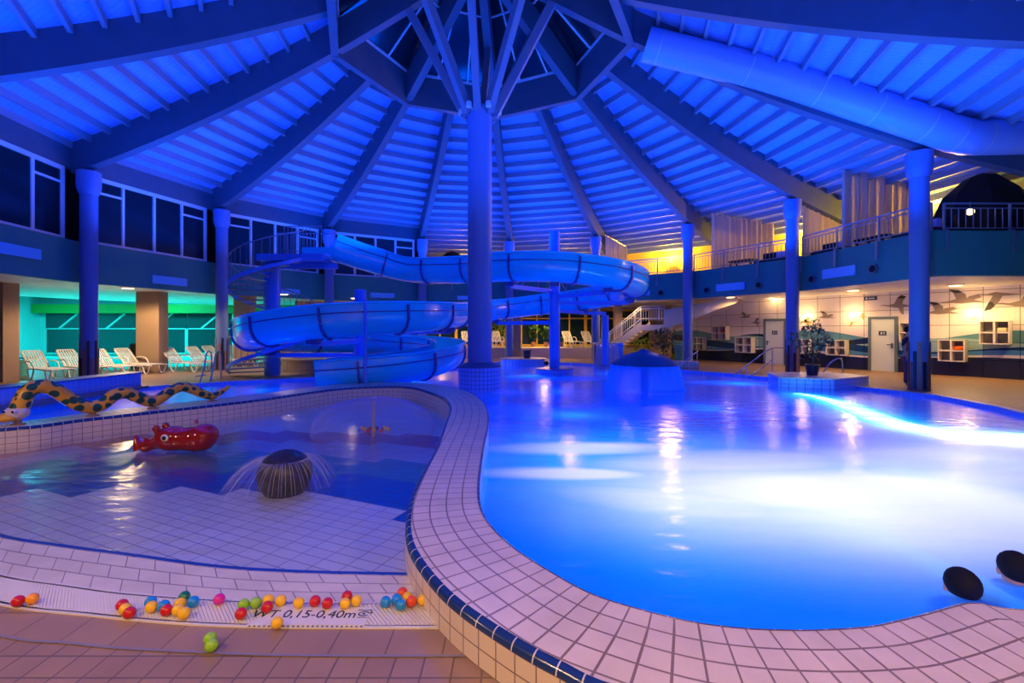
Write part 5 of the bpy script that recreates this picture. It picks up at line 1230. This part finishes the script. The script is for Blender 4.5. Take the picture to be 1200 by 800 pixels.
for dx in (-.05, .08):
    m = MB(); m.sphere(hd+Vector((dx, -.11, .06)), .032, 10); ey = m.build('eye', M_white, hdo, True); m = MB(); m.sphere(hd+Vector((dx, -.138, .062)), .018, 8); m.build('pupil', M_black, hdo, True)
for zx, zy in ((84, 262), (434, 235), (718, 205), (996, 182)):
    q = snake_p(zx, zy); m = MB(); m.lathe([(.09, ZC+.003), (.09, ZC+.02), (.045, ZC+.02), (.045, q.z)], (q.x, q.y, 0), 16); m.build('post', M_pillar, t, True)
# ================================================================== red rhino
rc = gp(208, 528, ZK); M_red = mat('red_gloss', (.30, .010, .008), .12, coat=.6); t = thing('rhino_figure', 'glossy red rhinoceros ride-on figure in the paddling pool facing left', 'play figure', (rc.x, rc.y, -.14))
U = rc.y/F*1.0
def rp(px, py, dy=0): return Vector(((px-600)/F*rc.y, rc.y+dy, EYE+(HY-py)/F*rc.y))
spine = [(254.5, 513, .02), (252, 512.5, .10), (247, 512, .165), (240, 512, .19), (232, 513.5, .185), (222, 514, .17), (214, 514, .165), (208, 513.5, .17), (201, 513.5, .175), (193, 514.5, .16), (187, 517, .12), (181, 519.5, .088), (174, 521.5, .085), (168, 523, .08), (165, 523.5, .03)]
cc = smooth_curve([rp(a, b) for a, b, r in spine], 5); rr = smooth_curve([Vector((r, 0, 0)) for a, b, r in spine], 5); rr = [max(.01, r.x) for r in rr]
m = MB(); m.tube(cc, rr, 24); m.build('body', M_red, t, True)
for px in (209.5, 231):
    m = MB(); q = [i for i, p in enumerate(cc)]; j = min(q, key=lambda i: abs(cc[i].x-rp(px, 0).x)); m.tube([cc[j]-Vector((.008, 0, 0)), cc[j]+Vector((.008, 0, 0))], rr[j]+.004, 24); m.build('body_seam', M_red, t, True)
m = MB(); m.tube([rp(165, 526), rp(162, 518), rp(158.5, 510)], [.09, .062, .016], 14); m.build('horn', M_red, t, True)
m = MB(); m.tube([rp(172, 518), rp(171, 513)], [.04, .02], 12); m.build('small_horn', M_red, t, True)
for dy in (-.09, .09):
    m = MB(); m.tube([rp(190.5, 506, dy), rp(188.5, 500, dy), rp(188.8, 497, dy)], [.035, .05, .03], 12); m.build('ear', M_red, t, True)
q = rp(203, 510, -.165); m = MB(); m.sphere(q, .052, 16, (1, .35, 1)); ey = m.build('eye', mat('eye_white', (.7, .7, .72), .3), t, True); m = MB(); m.sphere(q+Vector((0, -.012, 0)), .032, 14, (1, .35, 1)); m.build('pupil', M_black, ey, True)
q = rp(203, 510, .165); m = MB(); m.sphere(q, .052, 16, (1, .35, 1)); m.build('eye', bpy.data.materials['eye_white'], t, True)
m = MB(); m.sphere(rp(176, 520, -.085), .014, 10); m.build('nostril', M_black, t, True)
# ================================================================== play balls
cols = {'red': (.55, .008, .012), 'orange': (.85, .28, .01), 'yellow': (.86, .48, .01), 'blue': (.01, .24, .62), 'dark green': (.005, .16, .07), 'magenta': (.62, .01, .30), 'lime green': (.25, .52, .02), 'orange-red': (.80, .07, .01), 'dark blue': (.03, .03, .25)}
MBALL = {k: mat('ball_'+k.replace(' ', '_').replace('-', '_'), v, .28, coat=.2) for k, v in cols.items()}
BR = .0325
balls = [(21.5,704.2,'red','left one of the two at the left picture edge'),(37.5,701.5,'orange','right one of the two at the left picture edge'),(143.2,709,'red','uppermost of the three stacked right of the left edge pair'),(147,713.7,'yellow','between two red balls'),(151.2,717.5,'red','lowest of the trio with one yellow between reds'),
 (176.7,705.5,'blue','behind the leftmost yellow of the central-left cluster'),(178.5,710.5,'yellow','leftmost in the cluster below the dark green ball'),(191,710.5,'blue','left of the red ball in the cluster'),(195.7,714.2,'red','inside the cluster beside three yellow balls'),(216,697.5,'dark green','topmost of the cluster'),(211.2,707,'yellow','highest of three touching yellow balls'),
 (208,715,'yellow','left of the low yellow pair in the cluster'),(214.8,718.2,'yellow','lowest right of the three yellow balls'),(226.3,705,'blue','right of the dark green ball'),(257,702,'magenta','the only magenta one, alone'),(286.5,708,'lime green','above the red ball at the sign corner'),(246.2,746.2,'lime green','rear one on the brown deck tiles'),(247.8,754.2,'lime green','front one on the brown deck tiles'),
 (300,706,'lime green','right one of the pair above the sign'),(282.2,718.7,'red','at the left corner of the depth sign'),(313.2,703,'yellow','behind the red ball on the sign lettering'),(313.2,711,'red','on the upper edge of the depth sign, by the letters WT'),(329,703.5,'yellow','alone above the middle of the sign'),(350,706.2,'yellow','above the numerals of the sign, left of two reds'),
 (369.2,704.2,'red','left of the two reds above the sign'),(383.7,706.7,'red','right of the two reds above the sign'),(406.7,697,'red','on top behind two yellow balls'),(405,706.7,'yellow','left below the single raised red ball'),(417,703.7,'yellow','right below the single raised red ball'),(324.7,729.5,'yellow','lying on the depth sign itself'),
 (452.5,705,'blue','leftmost of three blue balls near the coping'),(465,702.7,'blue','rear of three blue balls near the coping'),(471.2,707.5,'blue','front of three blue balls near the coping'),(472.2,693.7,'orange-red','rear one of the group near the coping'),(476.2,698.2,'yellow','between the two orange-red balls'),(482.5,704.5,'orange-red','front one of the group near the coping'),(492.5,703,'yellow','touching the coping wall')]
pos = []
for (px, py, c, lab) in balls: pos.append(gp(px, py, BR+.012))
for it in range(60):
    for i in range(len(pos)):
        for j in range(i):
            d = pos[i]-pos[j]; d.z = 0; L = d.length
            if L < 2*BR+.001: d = d.normalized()*((2*BR+.001-L)/2); pos[i] += d; pos[j] -= d
pb = None
def ball(p, c, lab, grp, s=1):
    m = MB(); m.sphere((0, 0, BR), BR, 20); o = m.build('play_ball', MBALL[c], None, True, origin=(0, 0, 0)); o.location = (p.x, p.y, p.z-BR); tag(o, '%s plastic play ball, %s' % (c, lab), 'ball', grp); o.scale = (s, s, s); return o
for p, (px, py, c, lab) in zip(pos, balls):
    p.z = BR+(.013 if py < 739 and py > 700 else .005); ball(p, c, lab, 'play balls on the paddling pool beach')
for px, py, c, lab in ((48.7, 509.3, 'dark blue', 'floating below the snake neck, left of the pair'), (56.2, 509, 'orange', 'floating below the snake neck, right of the pair'), (142.5, 500.5, 'blue', 'floating by the far coping behind the rhino horn'), (148.2, 500, 'red', 'floating beside the blue one behind the rhino horn'), (230, 492.3, 'red', 'alone on the far edge above the rhino back')):
    p = gp(px, py, 0); p.z = ZK+.01; p.y -= 0; ball(Vector((p.x, p.y, ZK+.02)), c, lab, 'play balls floating in the paddling pool')
bn = 0
for k, c in enumerate(['yellow', 'red', 'yellow', 'dark blue', 'blue', 'red', 'orange', 'yellow', 'blue', 'dark green', 'red', 'yellow', 'orange-red', 'blue']):
    a = 2*PI*k/14; r = .11 if k % 2 else .2; p = Vector((bc.x+r*1.25*math.cos(a), bc.y+r*.8*math.sin(a), ZK+.02))
    o = ball(p, c, 'one of the balls clustered round the water bell pipe', 'balls clustered round the water bell pipe'); o['label'] = 'coloured play ball floating at the foot of the water bell pipe'
# ================================================================== stainless handrails
def handrail(pts, label, posts, name='handrail'):
    t = thing(name, label, 'handrail', pts[0]); m = MB(); m.tube(smooth_curve(pts, 5), .022, 10); m.build('rail', M_steel, t, True)
    for (x, y, z0, z1) in posts: m = MB(); m.tube([(x, y, z0), (x, y, z1)], .020, 10); m.build('post', M_steel, t, True)
def G(px, py, Y): return tuple(at(px, py, Y))
a = [G(855, 444, 16.5), G(878, 425, 16.9), G(903, 408, 17.2), G(921, 408, 17.2)]
handrail([G(857, 442, 16.4), G(880, 424.5, 16.8), G(903, 408.5, 17.1), G(920, 408, 17.2)], 'sloping steel handrail at the pool steps, left of the column with the fig', [(*G(905, 0, 17.15)[:2], 0, 1.0), (*G(875, 0, 16.7)[:2], -.3, .38)])
handrail([G(880, 440, 16.9), G(893, 431, 17.1), G(905, 421, 17.3)], 'lower short steel handrail beside the sloping one at the pool steps', [])
handrail([G(796, 431, 19.6), G(806, 421, 19.8), G(817, 411.5, 20.0), G(818, 411, 20.2)], 'steel handrail at the far pool steps before the staircase column', [(*G(817, 0, 20.0)[:2], -.3, .76)])
handrail([G(965, 436, 14.9), G(972, 426, 14.9), G(982, 420, 14.9), G(987, 423, 14.9), G(987.5, 438, 14.9)], 'bent steel grab rail on the planter island right of the fig', [])
m = MB(); m.prism([G(780, 0, 20.6)[:2], G(818, 0, 20.3)[:2], G(819, 0, 19.6)[:2], G(783, 0, 20)[:2]], -.1, .32); o = m.build('trim_65', M_cope2); struct(o)
t = thing('pool_ladder', 'steel pool ladder rails left of the mosaic-striped column', 'ladder', G(245, 446, 15.3))
for px, Y in ((242, 15.1), (253, 15.5)):
    m = MB(); m.tube(smooth_curve([G(px-8, 449, Y-.4), G(px-3, 432, Y-.2), G(px, 414, Y), G(px+4, 412, Y+.15), G(px+6, 418, Y+.25), (G(px+6, 0, Y+.25)[0], Y+.25, 0)], 5), .022, 10); m.build('side_rail', M_steel, t, True)
a = G(236, 0, 15.0); b = G(247, 0, 15.4)
for z in (-.05, .2): m = MB(); m.tube([(a[0]-.05, a[1]-.2, z), (b[0]-.05, b[1]-.2, z)], .02, 8); m.build('rung', M_steel, t, True)
# ================================================================== people
def skin(name, verts, edges, mat_, parent, sub=2):
    org = Vector(parent.location) if parent else Vector(); me = bpy.data.meshes.new(name); me.from_pydata([tuple(Vector(v[0])-org) for v in verts], edges, []); o = bpy.data.objects.new(name, me); COL.objects.link(o); me.materials.append(mat_); o.parent = parent
    sk = o.modifiers.new('skin', 'SKIN'); sk.use_smooth_shade = True
    for i, v in enumerate(verts):
        r = v[1]; r = r if isinstance(r, tuple) else (r, r); me.skin_vertices[0].data[i].radius = r; me.skin_vertices[0].data[i].use_root = (i == 0)
    ss_ = o.modifiers.new('sub', 'SUBSURF'); ss_.levels = sub; ss_.render_levels = sub
    return o
M_skin = mat('skin', (.55, .30, .20), .5); M_hair = mat('dark_hair', (.008, .008, .012), .8, spec=.2)
def person(loc, rz, label, scale=1.0, cloth=None, trousers=None, hair=M_hair, arms=((.30, -.05, 1.12), (.34, -.10, .86))):
    L = Vector(loc); R3 = Matrix.Rotation(rz, 3, 'Z')
    def P(x, y, z): return L+R3 @ (Vector((x, y, z))*scale)
    t = thing('person', label, 'person', loc)
    e1, w1 = arms
    v = [(P(0, 0, .95), (.15, .11)), (P(0, .0, 1.12), (.13, .10)), (P(0, .01, 1.32), (.165, .11)), (P(0, .01, 1.44), (.11, .08)), (P(0, 0, 1.50), .055), (P(0, -.015, 1.56), (.07, .08)), (P(0, -.015, 1.65), (.08, .098)), (P(0, -.005, 1.715), (.062, .075))]
    e = [(0, 1), (1, 2), (2, 3), (3, 4), (4, 5), (5, 6), (6, 7)]
    hands = []
    for s in (-1, 1):
        b = len(v); v += [(P(s*.185, .01, 1.40), .055), (P(s*e1[0], e1[1]+.04, e1[2]), .04), (P(s*w1[0], w1[1], w1[2]), .026), (P(s*(w1[0]+.005), w1[1]-.02, w1[2]-.07), (.038, .018))]; e += [(3, b), (b, b+1), (b+1, b+2), (b+2, b+3)]
        for k in range(5):
            fx = -.028+k*.014; h = len(v); Lf = (.05, .075, .08, .072, .055)[k]; v += [(P(s*(w1[0]+.005)+fx, w1[1]-.025-(.02 if k == 0 else 0), w1[2]-.10+(.03 if k == 0 else 0)), .009), (P(s*(w1[0]+.003)+fx*1.25, w1[1]-.035-(.03 if k == 0 else 0), w1[2]-.10-Lf*.6), .0085), (P(s*(w1[0])+fx*1.2, w1[1]-.05-(.03 if k == 0 else 0), w1[2]-.10-Lf), .007)]; e += [(b+3, h), (h, h+1), (h+1, h+2)]
        b = len(v); v += [(P(s*.10, 0, .86), .095), (P(s*.11, -.01, .50), .062), (P(s*.11, .02, .28), .055), (P(s*.11, .02, .09), .038), (P(s*.115, -.05, .04), (.042, .035)), (P(s*.12, -.14, .03), (.042, .022))]; e += [(0, b), (b, b+1), (b+1, b+2), (b+2, b+3), (b+3, b+4), (b+4, b+5)]
    body = skin('body', v, e, M_skin, t)
    m = MB(); m.sphere(P(0, .012, 1.69), .108*scale, 18, (.88, 1.0, .98)); hairo = m.build('hair', hair, t, True)
    m = MB(); m.tube([P(0, -.098, 1.655), P(0, -.125, 1.62), P(0, -.1, 1.612)], [.008, .014, .008], 8); m.build('nose', M_skin, t, True)
    m = MB(); m.box(P(0, -.098, 1.585), (.045, .012, .010), rz); m.build('mouth', mat('lips', (.5, .12, .1), .5), t)
    for s in (-1, 1):
        m = MB(); m.sphere(P(s*.032, -.092, 1.652), .011, 8); m.build('eye', M_ink, t, True)
        m = MB(); m.sphere(P(s*.086, 0, 1.635), .026, 10, (.35, .7, 1.1)); m.build('ear', M_skin, t, True)
    if cloth:
        vs = [(P(0, 0, .93), (.175, .135)), (P(0, 0, 1.12), (.155, .125)), (P(0, .01, 1.32), (.185, .135)), (P(0, .01, 1.43), (.12, .095))]; es = [(0, 1), (1, 2), (2, 3)]
        for s in (-1, 1): b = len(vs); vs += [(P(s*.185, .01, 1.40), .072), (P(s*(.185+(e1[0]-.185)*.75), .03, 1.40+(e1[2]-1.40)*.75), .062)]; es += [(3, b), (b, b+1)]
        skin('shirt', vs, es, cloth, t)
    if trousers:
        vs = [(P(0, 0, .96), (.17, .13))]; es = []
        for s in (-1, 1): b = len(vs); vs += [(P(s*.10, 0, .84), .115), (P(s*.11, 0, .5), .085), (P(s*.11, .02, .10), .07)]; es += [(0, b), (b, b+1), (b+1, b+2)]
        skin('trousers', vs, es, trousers, t)
    return t
p = at(1065, 0, 13.7)
person((p.x, p.y, 0), .5, 'standing person in dark top and maroon trousers half hidden behind the nearest right column', 1.0, mat('dark_shirt', (.02, .015, .04), .8), mat('maroon_trousers', (.16, .05, .09), .8))
M_swim = mat('dark_swimwear', (.02, .02, .06), .7)
p = at(1141, 0, 2.95); person((p.x+.12, 3.15, -1.72), 2.7, 'dark-haired bather low in the water near the coping at bottom right', 1.0, M_swim, M_swim, arms=((.23, .0, 1.1), (.22, -.02, .84)))
p = at(1190, 0, 3.3); person((p.x, 3.3, -1.68), 2.6, 'bather with dark hair in the water at the right picture edge', 1.0, M_swim, M_swim, arms=((.23, .0, 1.1), (.22, -.02, .84)))
